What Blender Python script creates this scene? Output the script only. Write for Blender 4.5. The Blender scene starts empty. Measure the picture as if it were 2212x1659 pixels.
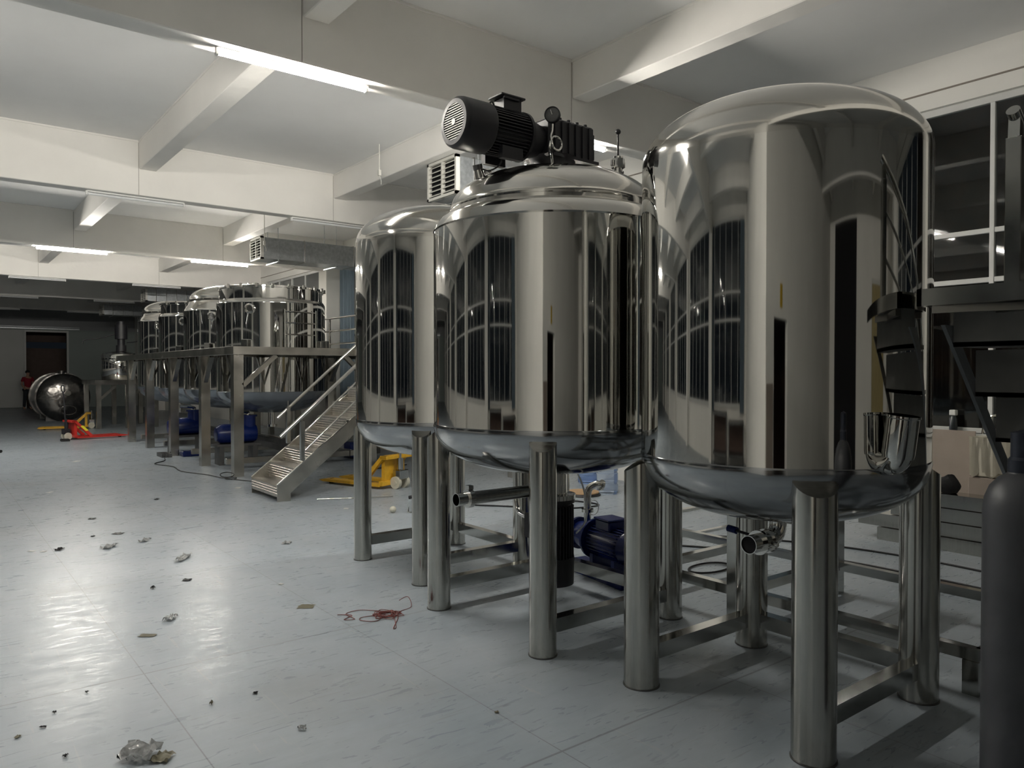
import bpy, bmesh, math, random
from mathutils import Vector, Matrix
random.seed(7)
C = bpy.context.scene.collection
R = math.radians
# ---------------------------------------------------------------- camera, world, exposure
cam = bpy.data.objects.new('camera', bpy.data.cameras.new('camera')); C.objects.link(cam)
cam.data.sensor_width = 36; cam.data.lens = 1635/2212*36; cam.data.clip_start = .05; cam.data.clip_end = 200
cam.location = (0, 0, 1.6); cam.rotation_euler = (R(90-.876), 0, R(-38))
bpy.context.scene.camera = cam
w = bpy.data.worlds.new('night'); bpy.context.scene.world = w; w.use_nodes = True
w.node_tree.nodes['Background'].inputs[0].default_value = (.30, .38, .5, 1)
w.node_tree.nodes['Background'].inputs[1].default_value = .003
vs = bpy.context.scene.view_settings
vs.view_transform = 'Standard'; vs.look = 'None'; vs.gamma = 1; vs.use_curve_mapping = False
vs.exposure = 2.2
TUBE_STRENGTH = 110
TUBE_COLOR = (1, .955, .87)
# ---------------------------------------------------------------- materials
def mat(name, col, rough=.5, metal=0, noise=0, nscale=8, stretch=(1,1,1), bump=0, bscale=None, rvar=0, emit=None, es=0, trans=0, ior=1.45, spec=None, col2=None):
    m = bpy.data.materials.new(name); m.use_nodes = True; nt = m.node_tree
    b = nt.nodes['Principled BSDF']; L = nt.links.new
    b.inputs['Base Color'].default_value = (*col, 1); b.inputs['Roughness'].default_value = rough
    b.inputs['Metallic'].default_value = metal; b.inputs['IOR'].default_value = ior
    if trans: b.inputs['Transmission Weight'].default_value = trans
    if spec is not None: b.inputs['Specular IOR Level'].default_value = spec
    if emit: b.inputs['Emission Color'].default_value = (*emit, 1); b.inputs['Emission Strength'].default_value = es
    tc = nt.nodes.new('ShaderNodeTexCoord'); mp = nt.nodes.new('ShaderNodeMapping'); mp.inputs['Scale'].default_value = stretch
    L(tc.outputs['Object'], mp.inputs['Vector'])
    n = nt.nodes.new('ShaderNodeTexNoise'); n.inputs['Scale'].default_value = nscale; n.inputs['Detail'].default_value = 5
    L(mp.outputs[0], n.inputs['Vector'])
    if noise or col2:
        r = nt.nodes.new('ShaderNodeValToRGB'); r.color_ramp.elements[0].position = .3; r.color_ramp.elements[1].position = .7
        c2 = col2 or tuple(c*(1-noise) for c in col)
        r.color_ramp.elements[0].color = (*c2, 1); r.color_ramp.elements[1].color = (*col, 1)
        L(n.outputs['Fac'], r.inputs[0]); L(r.outputs[0], b.inputs['Base Color'])
    if rvar:
        mr = nt.nodes.new('ShaderNodeMapRange'); mr.inputs[3].default_value = max(0, rough-rvar); mr.inputs[4].default_value = rough+rvar
        L(n.outputs['Fac'], mr.inputs[0]); L(mr.outputs[0], b.inputs['Roughness'])
    if bump:
        n2 = nt.nodes.new('ShaderNodeTexNoise'); n2.inputs['Scale'].default_value = bscale or nscale; n2.inputs['Detail'].default_value = 2
        L(mp.outputs[0], n2.inputs['Vector'])
        bp = nt.nodes.new('ShaderNodeBump'); bp.inputs['Strength'].default_value = 1; bp.inputs['Distance'].default_value = bump
        L(n2.outputs['Fac'], bp.inputs['Height']); L(bp.outputs[0], b.inputs['Normal'])
    return m
MIRROR = mat('polished_stainless', (.66,.655,.63), .035, 1, bump=.0015, nscale=1.6, stretch=(1,1,.35))
DOME   = mat('polished_dish', (.60,.59,.56), .09, 1, bump=.001, nscale=2)
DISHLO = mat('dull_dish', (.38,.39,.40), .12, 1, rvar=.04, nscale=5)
LEG    = mat('brushed_leg', (.52,.51,.475), .16, 1, noise=.15, nscale=9, stretch=(6,6,.25), rvar=.07)
BAR    = mat('satin_bar', (.50,.50,.48), .13, 1, noise=.15, nscale=7, rvar=.08)
FRAME  = mat('platform_steel', (.52,.50,.46), .24, 1, noise=.3, nscale=4, rvar=.1, bump=.0008)
TREAD  = mat('ribbed_steel', (.52,.50,.46), .38, 1, noise=.2, nscale=20)
CHROME = mat('chrome', (.68,.67,.64), .08, 1)
DKSTEEL= mat('shadowed_raw_steel', (.16,.16,.16), .42, .8, noise=.3, nscale=6)  # plain dark grey steel
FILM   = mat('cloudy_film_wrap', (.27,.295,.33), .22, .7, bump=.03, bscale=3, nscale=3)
GALV   = mat('galvanised_sheet', (.52,.55,.57), .38, .85, noise=.25, nscale=22, rvar=.08)
BLACK  = mat('black_enamel', (.018,.018,.022), .42, 0, rvar=.05)
BLKGRL = mat('fan_grille_enamel', (.05,.05,.055), .35, .3)
RUBBER = mat('rubber', (.012,.012,.012), .6)
BLUE   = mat('blue_enamel', (.004,.014,.10), .25, 0, noise=.2)
YELLOW = mat('yellow_paint', (.75,.42,.03), .4, 0, noise=.25, nscale=12)
RED    = mat('red_paint', (.62,.04,.03), .35, 0, noise=.15)
STICK  = mat('yellow_sticker', (.85,.75,.05), .4)
CREAM  = mat('cream_wheel', (.62,.60,.50), .5, noise=.25)
WHITEP = mat('white_lamp_body', (.8,.8,.78), .4)
TUBEOFF= mat('unlit_tube_glass', (.78,.79,.8), .15)
TUBEON = mat('lit_tube', (1,1,1), .3, emit=TUBE_COLOR, es=TUBE_STRENGTH)
GRILLE = mat('grille_plastic', (.66,.65,.6), .5)
DARK   = mat('dark_void', (.01,.01,.012), .9)
WALL   = mat('wall_paint', (.86,.845,.80), .75, noise=.07, nscale=1.2, bump=.003, bscale=6)
CEIL   = mat('ceiling_paint', (.86,.86,.85), .8, noise=.08, nscale=.7, bump=.004, bscale=4)
BEAM   = mat('beam_paint', (.88,.86,.82), .7, noise=.06, nscale=1.5, bump=.006, bscale=5)
GREENW = mat('grey_green_panel', (.33,.38,.36), .6, noise=.1, nscale=1)
LEAF   = mat('sliding_leaf_panel', (.55,.56,.54), .5, noise=.1, nscale=1)
FARUP  = mat('far_wall_paint', (.34,.35,.36), .8, noise=.1, nscale=1)
BROWN  = mat('brown_shutter', (.11,.07,.055), .6, noise=.2)
WOODY  = mat('ochre_door', (.42,.34,.16), .5, noise=.15, stretch=(1,6,1))
CARD   = mat('cardboard', (.33,.275,.235), .85, noise=.12, nscale=5)
CLOTHW = mat('pale_cloth', (.62,.58,.48), .85, noise=.1)
CLOTHB = mat('black_cloth', (.015,.015,.016), .9, bump=.01, bscale=15)
CURT   = mat('blue_curtain', (.42,.52,.60), .8, noise=.15, stretch=(6,6,.3))
FRAMEW = mat('window_frame_white', (.68,.68,.66), .45, noise=.06)
OUTER  = mat('soot_stained_neighbour_wall', (.035,.032,.03), .9, col2=(.12,.06,.035), nscale=1.5)  # near-black, patched at random with brown
GASM   = mat('grey_gas_bottle_paint', (.065,.067,.075), .42, 0, noise=.25, nscale=5)
WOOD   = mat('plywood_disc', (.55,.36,.2), .7, noise=.15)
CABLE  = mat('black_cable', (.015,.015,.017), .5)
CABLER = mat('red_wire', (.16,.03,.025), .5)
SKIN   = mat('skin', (.42,.25,.18), .6)
SHIRT  = mat('red_shirt', (.28,.02,.035), .85)
TROUS  = mat('dark_trousers', (.03,.035,.045), .9)
HAIR   = mat('black_hair', (.01,.01,.01), .7)
WHITESC= mat('white_scrap', (.8,.8,.78), .4)
PLASTIC= mat('crumpled_clear_film', (.62,.63,.63), .15, .2, bump=.01, bscale=30)
BRNSC  = mat('brown_tape', (.30,.28,.2), .5, noise=.2)
GLASS  = mat('window_glass', (.75,.8,.8), .02, trans=1, ior=1.5)
JUG    = mat('blue_jug_plastic', (.35,.5,.85), .08, trans=.85, ior=1.2)
JUGC   = mat('clear_jug_plastic', (.62,.72,.88), .08, trans=.85, ior=1.2)
CLEARG = mat('clear_glass', (.9,.93,.93), .03, trans=.95, ior=1.3)
DIAL   = mat('gauge_dial', (.10,.10,.10), .3)
STICKW = mat('white_label', (.75,.75,.72), .5)
AMBER  = mat('amber_sign', (.5,.33,.03), .5)

# floor: grey sheet flooring with streaky grain, seams, scratches
def floor_mat():
    m = bpy.data.materials.new('grey_sheet_flooring'); m.use_nodes = True; nt = m.node_tree; L = nt.links.new
    b = nt.nodes['Principled BSDF']; N = nt.nodes.new
    tc = N('ShaderNodeTexCoord'); sep = N('ShaderNodeSeparateXYZ'); L(tc.outputs['Object'], sep.inputs[0])
    def noise(scale, st, det=6, rot=0, dist=0):
        mp = N('ShaderNodeMapping'); mp.inputs['Scale'].default_value = st; mp.inputs['Rotation'].default_value = (0,0,rot)
        L(tc.outputs['Object'], mp.inputs[0]); n = N('ShaderNodeTexNoise'); n.inputs['Scale'].default_value = scale; n.inputs['Detail'].default_value = det
        n.inputs['Distortion'].default_value = dist; L(mp.outputs[0], n.inputs['Vector']); return n.outputs['Fac']
    def ramp(f, p0, p1, c0, c1):
        r = N('ShaderNodeValToRGB'); e = r.color_ramp.elements; e[0].position = p0; e[1].position = p1; e[0].color = (*c0,1); e[1].color = (*c1,1); L(f, r.inputs[0]); return r.outputs[0]
    def math_(op, a, bb=None, v=None):
        n = N('ShaderNodeMath'); n.operation = op
        if hasattr(a,'is_linked') or not isinstance(a,(int,float)): L(a, n.inputs[0])
        else: n.inputs[0].default_value = a
        if bb is not None:
            if isinstance(bb,(int,float)): n.inputs[1].default_value = bb
            else: L(bb, n.inputs[1])
        if v is not None: n.inputs[2].default_value = v
        return n.outputs[0]
    def mix(kind, f, a, bb):
        n = N('ShaderNodeMix'); n.data_type = 'RGBA'; n.blend_type = kind
        if isinstance(f,(int,float)): n.inputs[0].default_value = f
        else: L(f, n.inputs[0])
        for i, s in ((6,a),(7,bb)):
            if isinstance(s, tuple): n.inputs[i].default_value = (*s,1)
            else: L(s, n.inputs[i])
        return n.outputs[2]
    base = ramp(noise(1.3, (1,1,1)), .3, .7, (.28,.325,.365), (.355,.395,.43))
    streak = ramp(noise(1.6, (2.0,9,1), 5, .25, 1.2), .3, .7, (.94,.94,.94), (1.03,1.03,1.03))
    col = mix('MULTIPLY', 1, base, streak)
    scr = ramp(noise(2.2, (1.2,26,1), 4, .9, .6), .64, .70, (0,0,0), (1,1,1))
    scr2 = ramp(noise(2.0, (24,1.1,1), 4, .3, .5), .65, .70, (0,0,0), (1,1,1))
    col = mix('MIX', math_('MULTIPLY', scr, .35), col, (.16,.16,.15))
    col = mix('MIX', math_('MULTIPLY', scr2, .3), col, (.46,.46,.44))
    dirt = ramp(noise(.9, (1,1,1), 8, 0, .5), .56, .74, (0,0,0), (1,1,1))
    col = mix('MIX', math_('MULTIPLY', dirt, .3), col, (.20,.19,.165))
    # seams: lines of constant Y every 1.83 m and constant X
    def line(ax, off, per, wdt):
        a = math_('ADD', sep.outputs[ax], -off); a = math_('DIVIDE', a, per); a = math_('SUBTRACT', a, math_('ROUND', a)); a = math_('ABSOLUTE', a)
        return math_('LESS_THAN', a, wdt/per)
    SEAMS = [line('Y', SY, SYP, .006), line('X', SX, SXP, .003)]
    s = math_('MAXIMUM', *SEAMS)
    col = mix('MIX', math_('MULTIPLY', s, .55), col, (.10,.10,.10))
    L(col, b.inputs['Base Color'])
    mr = N('ShaderNodeMapRange'); mr.inputs[3].default_value = .24; mr.inputs[4].default_value = .42; mr.inputs[1].default_value = .3; mr.inputs[2].default_value = .7
    L(noise(2.5, (2,8,1), 6, .25, 1.5), mr.inputs[0]); L(mr.outputs[0], b.inputs['Roughness'])
    bp = N('ShaderNodeBump'); bp.inputs['Distance'].default_value = .002; bp.inputs['Strength'].default_value = .15
    L(noise(3, (1.6,8,1), 4, .25, 1.5), bp.inputs['Height']); L(bp.outputs[0], b.inputs['Normal'])
    b.inputs['Specular IOR Level'].default_value = .42
    return m
SY, SYP, SX, SXP = 4.35, 1.98, 2.12, 1.2
FLOOR = floor_mat()
# ---------------------------------------------------------------- mesh helpers
def basis(d):
    d = Vector(d).normalized(); u = d.orthogonal().normalized(); v = d.cross(u); return u, v
def box(bm, c, s, rot=None, bev=0):
    r = bmesh.ops.create_cube(bm, size=1); vs_ = r['verts']
    M = Matrix.Translation(c) @ (rot.to_4x4() if rot else Matrix()) @ Matrix.Diagonal((*s,1))
    bmesh.ops.transform(bm, matrix=M, verts=vs_)
    if bev:
        es = list({e for v in vs_ for e in v.link_edges}); bmesh.ops.bevel(bm, geom=es, offset=bev, segments=1, affect='EDGES')
def bx(bm, lo, hi, bev=0):
    box(bm, [(a+b)/2 for a,b in zip(lo,hi)], [abs(b-a) for a,b in zip(lo,hi)], None, bev)
def cyl(bm, p0, p1, r0, r1=None, seg=24, cap=True):
    r1 = r0 if r1 is None else r1; p0 = Vector(p0); p1 = Vector(p1); u, v = basis(p1-p0); A = []; B = []
    for i in range(seg):
        a = 2*math.pi*i/seg; d = u*math.cos(a)+v*math.sin(a); A.append(bm.verts.new(p0+d*r0)); B.append(bm.verts.new(p1+d*r1))
    for i in range(seg): bm.faces.new((A[i],A[(i+1)%seg],B[(i+1)%seg],B[i]))
    if cap: bm.faces.new(A[::-1]); bm.faces.new(B)
def bar(bm, p0, p1, wd, ht=None, up=(0,0,1)):
    ht = ht or wd; p0 = Vector(p0); p1 = Vector(p1); d = (p1-p0).normalized(); up = Vector(up)
    s = d.cross(up).normalized(); t = s.cross(d).normalized()
    vv = [bm.verts.new(p+s*a*wd/2+t*b_*ht/2) for p in (p0,p1) for a,b_ in ((-1,-1),(1,-1),(1,1),(-1,1))]
    for f in ((3,2,1,0),(4,5,6,7),(0,1,5,4),(1,2,6,5),(2,3,7,6),(3,0,4,7)): bm.faces.new([vv[i] for i in f])
def tube(bm, pts, r, seg=10, closed=False, cap=True):
    pts = [Vector(p) for p in pts]; n = len(pts); rings = []
    u = None
    for i in range(n):
        d = (pts[(i+1)%n]-pts[i-1]) if closed else (pts[min(i+1,n-1)]-pts[max(i-1,0)])
        d.normalize()
        if u is None: u = d.orthogonal().normalized()
        else:
            u = u - d*u.dot(d); u = u.normalized() if u.length > 1e-6 else d.orthogonal().normalized()
        v = d.cross(u); rings.append([bm.verts.new(pts[i]+(u*math.cos(2*math.pi*k/seg)+v*math.sin(2*math.pi*k/seg))*r) for k in range(seg)])
    for i in range(n if closed else n-1):
        a, b_ = rings[i], rings[(i+1)%n]
        for k in range(seg): bm.faces.new((a[k],a[(k+1)%seg],b_[(k+1)%seg],b_[k]))
    if not closed and cap: bm.faces.new(rings[0][::-1]); bm.faces.new(rings[-1])
def lathe(bm, prof, seg=72, M=None):
    rings = []
    for r, z in prof:
        if r < 1e-5: vv = [bm.verts.new((0,0,z))]
        else: vv = [bm.verts.new((r*math.cos(2*math.pi*k/seg), r*math.sin(2*math.pi*k/seg), z)) for k in range(seg)]
        rings.append(vv)
    for a, b_ in zip(rings, rings[1:]):
        for k in range(seg):
            k2 = (k+1)%seg
            if len(a) == 1 and len(b_) == 1: break
            if len(a) == 1: bm.faces.new((a[0],b_[k2],b_[k]))
            elif len(b_) == 1: bm.faces.new((a[k],a[k2],b_[0]))
            else: bm.faces.new((a[k],a[k2],b_[k2],b_[k]))
    if M is not None: bmesh.ops.transform(bm, matrix=M, verts=[v for rr in rings for v in rr])
def prism(bm, pts, ax, lo, hi):
    def P(a, b_, t): return {'x':(t,a,b_),'y':(a,t,b_),'z':(a,b_,t)}[ax]
    A = [bm.verts.new(P(a,b_,lo)) for a,b_ in pts]; B = [bm.verts.new(P(a,b_,hi)) for a,b_ in pts]; n = len(pts)
    for i in range(n): bm.faces.new((A[i],A[(i+1)%n],B[(i+1)%n],B[i]))
    bm.faces.new(A[::-1]); bm.faces.new(B)
def smooth_path(pts, k=8, closed=False):
    pts = [Vector(p) for p in pts]; out = []; n = len(pts)
    for i in range(n if closed else n-1):
        p0, p1, p2, p3 = (pts[(i-1)%n], pts[i], pts[(i+1)%n], pts[(i+2)%n]) if closed else (pts[max(i-1,0)], pts[i], pts[i+1], pts[min(i+2,n-1)])
        for j in range(k):
            t = j/k; out.append(.5*((2*p1)+(-p0+p2)*t+(2*p0-5*p1+4*p2-p3)*t*t+(-p0+3*p1-3*p2+p3)*t**3))
    if not closed: out.append(pts[-1])
    return out
def obj(name, bm, m, parent=None, loc=None, label=None, smooth=35):
    bmesh.ops.recalc_face_normals(bm, faces=bm.faces)
    me = bpy.data.meshes.new(name); bm.to_mesh(me); bm.free(); me.materials.append(m)
    if smooth:
        me.polygons.foreach_set('use_smooth', [True]*len(me.polygons)); me.set_sharp_from_angle(angle=R(smooth))
    o = bpy.data.objects.new(name, me); C.objects.link(o)
    if parent: o.parent = parent
    if loc: o.location = loc
    if label: o['label'] = label
    return o
def B(): return bmesh.new()
def thing(name, label, cat, loc=(0,0,0), rotz=0, group=None):
    o = bpy.data.objects.new(name, None); C.objects.link(o); o.location = loc; o.rotation_euler = (0,0,rotz); o.empty_display_size = .1
    o['label'] = label; o['category'] = cat
    if group: o['group'] = group
    return o
def tag(o, label, cat, group=None):
    o['label'] = label; o['category'] = cat
    if group: o['group'] = group
    return o
def struct(name, bm, m, parent=None):
    o = obj(name, bm, m, parent)
    if parent is None: o['kind'] = 'structure'
    return o
def one(name, bm, m, label, cat, group=None, loc=None):   # a thing that is a single mesh, origin moved to its base
    o = obj(name, bm, m)
    me = o.data; xs = [v.co for v in me.vertices]
    c = Vector(((min(v.x for v in xs)+max(v.x for v in xs))/2, (min(v.y for v in xs)+max(v.y for v in xs))/2, min(v.z for v in xs)))
    me.transform(Matrix.Translation(-c)); o.location = c
    return tag(o, label, cat, group)

# ---------------------------------------------------------------- the hall
XR, XL, YF, YB, HS, HB = 8.16, -7.5, 40.0, -8.0, 4.8, 4.05
b = B(); bx(b, (XL-.3,YB-.3,-.2), (XR+.3,YF+2.5,0)); fl = struct('floor', b, FLOOR)
b = B(); bx(b, (XL-.3,YB-.3,HS), (XR+.3,YF+.3,HS+.2)); struct('ceiling', b, CEIL)
BY = [5.77, 11.45, 17.12, 22.8, 28.7, 34.5]; BYB = [.1, -5.6]
tn = 0
for y in BY + BYB:
    tn += 1; b = B(); bx(b, (XL if y > .3 else -.6, y, HB), (XR, y+.23, HS), .008); struct('trim_%d' % tn, b, BEAM)
edges = sorted(BYB+BY)
cuts = [YB] + edges + [YF]
for x in (-6.0, -3.2, -.36, 2.52, 5.40):
    for i in range(len(cuts)-1):
        y0 = cuts[i]+(.23 if i else 0); y1 = cuts[i+1]
        if x < -.5 and y1 < .3: continue
        tn += 1; b = B(); bx(b, (x-.11, y0, 4.41), (x+.11, y1, HS), .008); struct('trim_%d' % tn, b, BEAM)
SEAM = mat('joint_shadow', (.30,.28,.25), .8)  # dark colour of the construction seams on the beam faces
tn += 1; b = B()
for y in BY[:4]:
    for x in (-.36, 2.52, 5.40): bx(b, (x-.122,y-.003,HB+.002), (x-.117,y+.001,HS-.03))
struct('trim_%d' % tn, b, SEAM)
tn += 1; b = B()
for y in BY[:4]: bx(b, (XL+.01,y-.012,HS-.025), (XR-.001,y+.001,HS), .002)
for x in (2.52, 5.40):
    for y0_, y1_ in ((.33,BY[0]),(BY[0]+.24,BY[1])): bx(b, (x-.122,y0_,HS-.025), (x-.109,y1_,HS), .002)
struct('trim_%d' % tn, b, BEAM)
# right wall with window bays
def side_wall(name, x, out, ylist, y0, y1):
    b = B(); t = .24*out
    bx(b, (x,y0,0), (x+t,y1,1.0)); bx(b, (x,y0,4.29), (x+t,y1,HS))
    prev = y0
    for a, c in ylist:
        bx(b, (x,prev,1.0), (x+t,a,4.29)); prev = c
    bx(b, (x,prev,1.0), (x+t,y1,4.29))
    return struct(name, b, WALL)
allY = sorted(BYB+BY)
bays = [(allY[i]+.6, allY[i+1]-.4) for i in range(len(allY)-1)] + [(allY[-1]+.6, 39.4)]
side_wall('wall_right', XR, 1, bays, YB, YF)
side_wall('wall_left', XL, -1, [q for q in bays if q[0] > .5], .4, YF)
wn = 0
def window(x, a, c, out, mull, curtain=True):
    global wn, tn
    wn += 1; f = B(); xo = x+.08*out
    e = bpy.data.objects.new('window_%d' % wn, None); C.objects.link(e); e.location = (xo,(a+c)/2,1.0); e['kind'] = 'structure'
    o = Vector(e.location)
    def q(lo, hi): bx(f, [p-k for p,k in zip(lo,o)], [p-k for p,k in zip(hi,o)], .004)
    q((xo-.03,a,1.0),(xo+.03,c,1.05)); q((xo-.03,a,4.22),(xo+.03,c,4.29)); q((xo-.03,a,1.05),(xo+.03,a+.05,4.22)); q((xo-.03,c-.05,1.05),(xo+.03,c,4.22))
    q((xo-.028,a+.05,2.96),(xo+.028,c-.05,3.01)); q((xo-.028,a+.05,2.48),(xo+.028,c-.05,2.53))
    for y in mull: q((xo-.034,y-.022,1.05),(xo+.034,y+.022,4.22))
    fo = obj('window_frame', f, FRAMEW, e)
    g = B(); bx(g, (-.004,a-o.y+.04,.04), (.004,c-o.y-.04,3.24)); obj('pane', g, GLASS, e)
    s = B(); xi = x-.05*out; bx(s, (min(xi,xo)-o.x,a-o.y,-.03), (max(xi,xo)-o.x,c-o.y,0.0)); obj('window_sill', s, FRAMEW, e)
for a, c in bays:
    n = 5; st = (c-a)/n; off = 0
    mu = [a+st*k for k in range(1,n)]
    if 0 < a < 1: mu = [2.94+.98*k for k in range(-2,3)]
    window(XR, a, c, 1, mu)
for a, c in bays:
    if a > .5: window(XL, a, c, -1, [a+(c-a)/5*k for k in range(1,5)])
# pilasters under the main beams
for y in BY+BYB:
    tn += 1; b = B(); bx(b, (7.65,y-.12,0), (XR,y+.31,HB), .006); struct('trim_%d' % tn, b, WALL)
    if y > .5:
        tn += 1; b = B(); bx(b, (XL,y-.12,0), (XL+.5,y+.31,HB), .006); struct('trim_%d' % tn, b, WALL)
# thin dark strip in place of the seam crack along the right wall's lintel
tn += 1; b = B(); bx(b, (XR-.012,YB,4.45), (XR,YF,4.465)); struct('trim_%d' % tn, b, mat('crack_shadow_strip',(.25,.22,.19),.8))
# far wall: lower grey-green panels, sliding leaf, opening, track
FD = (3.72, 5.30, 3.42)
b = B(); bx(b, (FD[1],YF,0), (XR,YF+.2,3.55)); bx(b, (XL,YF,0), (FD[0]-.02,YF+.2,3.55)); bx(b, (FD[0]-.02,YF,FD[2]), (FD[1],YF+.2,3.55)); struct('wall_far', b, GREENW)
b = B(); bx(b, (XL,YF,3.55), (XR,YF+.2,HS)); struct('wall_far_upper', b, FARUP)
d = bpy.data.objects.new('door_1', None); C.objects.link(d); d.location = (2.2,YF-.12,0); d['kind'] = 'structure'
b = B(); bx(b, (-1.8,0,.04), (1.46,.06,3.5), .01); bx(b, (1.40,-.015,.04),(1.46,.0,3.5)); obj('leaf', b, LEAF, d)
b = B(); bx(b, (-3.0,-.03,3.55), (3.6,.06,3.66)); cyl(b, (-3,-.05,3.62), (3.6,-.05,3.62), .03); obj('track', b, GALV, d)
tn += 1; b = B(); bx(b, (FD[0]-.08,YF-.02,0),(FD[0],YF,FD[2]+.06)); bx(b, (FD[1],YF-.02,0),(FD[1]+.08,YF,FD[2]+.06)); bx(b, (FD[0]-.08,YF-.021,FD[2]),(FD[1]+.08,YF,FD[2]+.08)); struct('trim_%d' % tn, b, FRAMEW)
b = B(); bx(b, (2.6,YF+2.3,0), (6.5,YF+2.5,2.75)); bx(b, (2.6,YF+2.3,3.05), (6.5,YF+2.5,HS)); bx(b,(2.5,YF+.2,0),(2.6,YF+2.5,HS)); bx(b,(6.5,YF+.2,0),(6.6,YF+2.5,HS)); bx(b,(2.5,YF+.2,HS-.3),(6.6,YF+2.5,HS)); struct('wall_passage', b, BROWN)
# rear of the hall, behind the camera: partition with a doorway, back wall with a door
PX = -.6
b = B(); bx(b, (XL,.2,0), (PX,.4,HS)); struct('wall_partition', b, WALL)
b = B(); bx(b, (PX-.2,-.08,0), (PX,.2,HS)); bx(b, (PX-.2,YB,0), (PX,-.98,HS)); bx(b, (PX-.2,-.98,2.1), (PX,-.08,HS)); struct('wall_partition_side', b, WALL)
b = B(); bx(b, (PX-1.6,YB,0),(PX-1.5,.2,3)); struct('wall_back_room', b, BROWN)
b = B(); bx(b, (PX,YB-.2,0), (XR,YB,HS)); struct('wall_back', b, WALL)
d = bpy.data.objects.new('door_2', None); C.objects.link(d); d.location = (6.35,YB,0); d['kind'] = 'structure'
b = B(); bx(b, (-1.0,0,0),(1.0,.05,3.0)); obj('leaf', b, WOODY, d)
b = B(); bx(b, (-1.08,0,0),(-1.0,.07,3.08)); bx(b, (1.0,0,0),(1.08,.07,3.08)); bx(b, (-1.0,0,3.0),(1.0,.07,3.08)); obj('door_frame', b, FRAMEW, d)
tn += 1; b = B(); bx(b, (.1,YB,0),(3.1,YB+.03,4.0)); struct('trim_%d' % tn, b, DARK)  # flat black sheet painted in for the dark of an opening
one('cardboard_sheet', (lambda b: (bx(b, (PX+.02,.0,0),(PX+.06,.38,1.5)), b)[1])(B()), CARD, 'tall brown cardboard sheet beside the doorway, seen only as a reflection in the polished tanks', 'cardboard')
one('door_sign', (lambda b: (bx(b, (PX,-.62,2.2),(PX+.01,-.46,2.42)), b)[1])(B()), AMBER, 'small amber sign above the doorway, reflected in the two front tanks', 'sign')
# neighbour wall outside the windows (night)
b = B(); bx(b, (XR+3.5,-3,0), (XR+3.7,12,7)); struct('wall_outside', b, OUTER)

for k,(y0_,y1_,h_) in enumerate(((.8,2.9,.78),(3.2,5.3,.92))):  # unseen benches added to darken the left wall's reflection in the tanks
    t = thing('work_bench', ['low dark work bench at the rear of the left wall, reflected in the tanks','taller dark work bench along the left wall, reflected in the tanks'][k], 'bench', (-7.05,(y0_+y1_)/2,0)); hy = (y1_-y0_)/2
    b = B(); bx(b,(-.32,-hy,h_-.05),(.32,hy,h_)); obj('bench_top', b, DKSTEEL, t)
    b = B(); bx(b,(-.3,-hy+.05,.2),(.28,hy-.05,.24)); obj('shelf', b, DKSTEEL, t)
    b = B(); bx(b,(-.31,-hy+.05,.24),(-.29,hy-.05,h_-.05)); obj('back_panel', b, BROWN, t)
    for sx in (-.28,.28):
        for sy in (-hy+.05,hy-.05):
            b = B(); bx(b,(sx-.025,sy-.025,0),(sx+.025,sy+.025,h_-.05)); obj('leg', b, DKSTEEL, t)
# curtains gathered beside the pilasters
def curtain(x, y0, y1, label):
    b = B(); n = 40; zs = (.9, 2.5, 4.2); rows = []
    for z in zs: rows.append([b.verts.new((x+.045*math.sin(k*1.35), y0+(y1-y0)*k/n, z)) for k in range(n+1)])
    for a, c in zip(rows, rows[1:]):
        for k in range(n): b.faces.new((a[k],a[k+1],c[k+1],c[k]))
    g = bmesh.ops.solidify(b, geom=b.faces[:], thickness=.006)
    return one('curtain', b, CURT, label, 'curtain')
curtain(8.02, 16.35, 16.98, 'pale blue curtain bunched right of the white pilaster behind the platform')
curtain(8.02, 22.05, 22.65, 'pale blue curtain gathered at the far end of the distant window')
curtain(8.02, 5.0, 5.62, 'pale blue curtain bunched behind the tallest polished tank, seen in its reflections')
curtain(-7.36, 5.35, 5.64, 'blue curtain on the left side windows, seen reflected in the tanks')
curtain(-7.36, .75, 1.3, 'blue curtain at the rear end of the left side window, reflected in the tanks')

# ---------------------------------------------------------------- lamps
def lamp(x, y, on, label):
    t = thing('fluorescent_lamp', label, 'lamp', (x, y, HB), 0, 'lit tube lamps' if on else 'unlit tube lamps')
    b = B(); bx(b, (-.62,-.022,-.02), (.62,.022,0), .003); obj('housing', b, WHITEP, t)
    for s in (-1,1):
        b = B(); bx(b, (s*.62-.012,-.02,-.062), (s*.62+.012,.02,-.005), .003); obj('end_cap', b, WHITEP, t)
    b = B(); cyl(b, (-.605,0,-.042), (.605,0,-.042), .017, seg=20); obj('tube', b, TUBEON if on else TUBEOFF, t)
NAMES = ['nearest','second','third','fourth','fifth','sixth']
for i, y in enumerate(BY):
    for j, x in enumerate((2.40, 5.25)):
        on = i in (0, 2)
        if i == 0: lb = ['bright lit tube lamp under the nearest beam, above the open floor','lit tube lamp under the nearest beam, partly hidden by the agitator motor'][j]
        elif i == 2: lb = ['small lit tube lamp farther back, leftmost of the lit ones','lit tube lamp left of the distant duct grille'][j]
        else: lb = 'unlit tube lamp under the %s beam from the camera, %s of the two' % (NAMES[i], ['left one','right one'][j])
        lamp(x, y+.115, on, lb)
lamp(-.45, BY[0]+.115, True, 'lit tube lamp outside the left picture edge, nearest beam, reflected in the tanks')  # unseen lamp added to raise the brightness of the hall
lamp(-.45, BY[2]+.115, True, 'lit tube lamp outside the left picture edge, third beam, reflected in the tanks')  # second unseen lamp, added as fill light farther back

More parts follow.
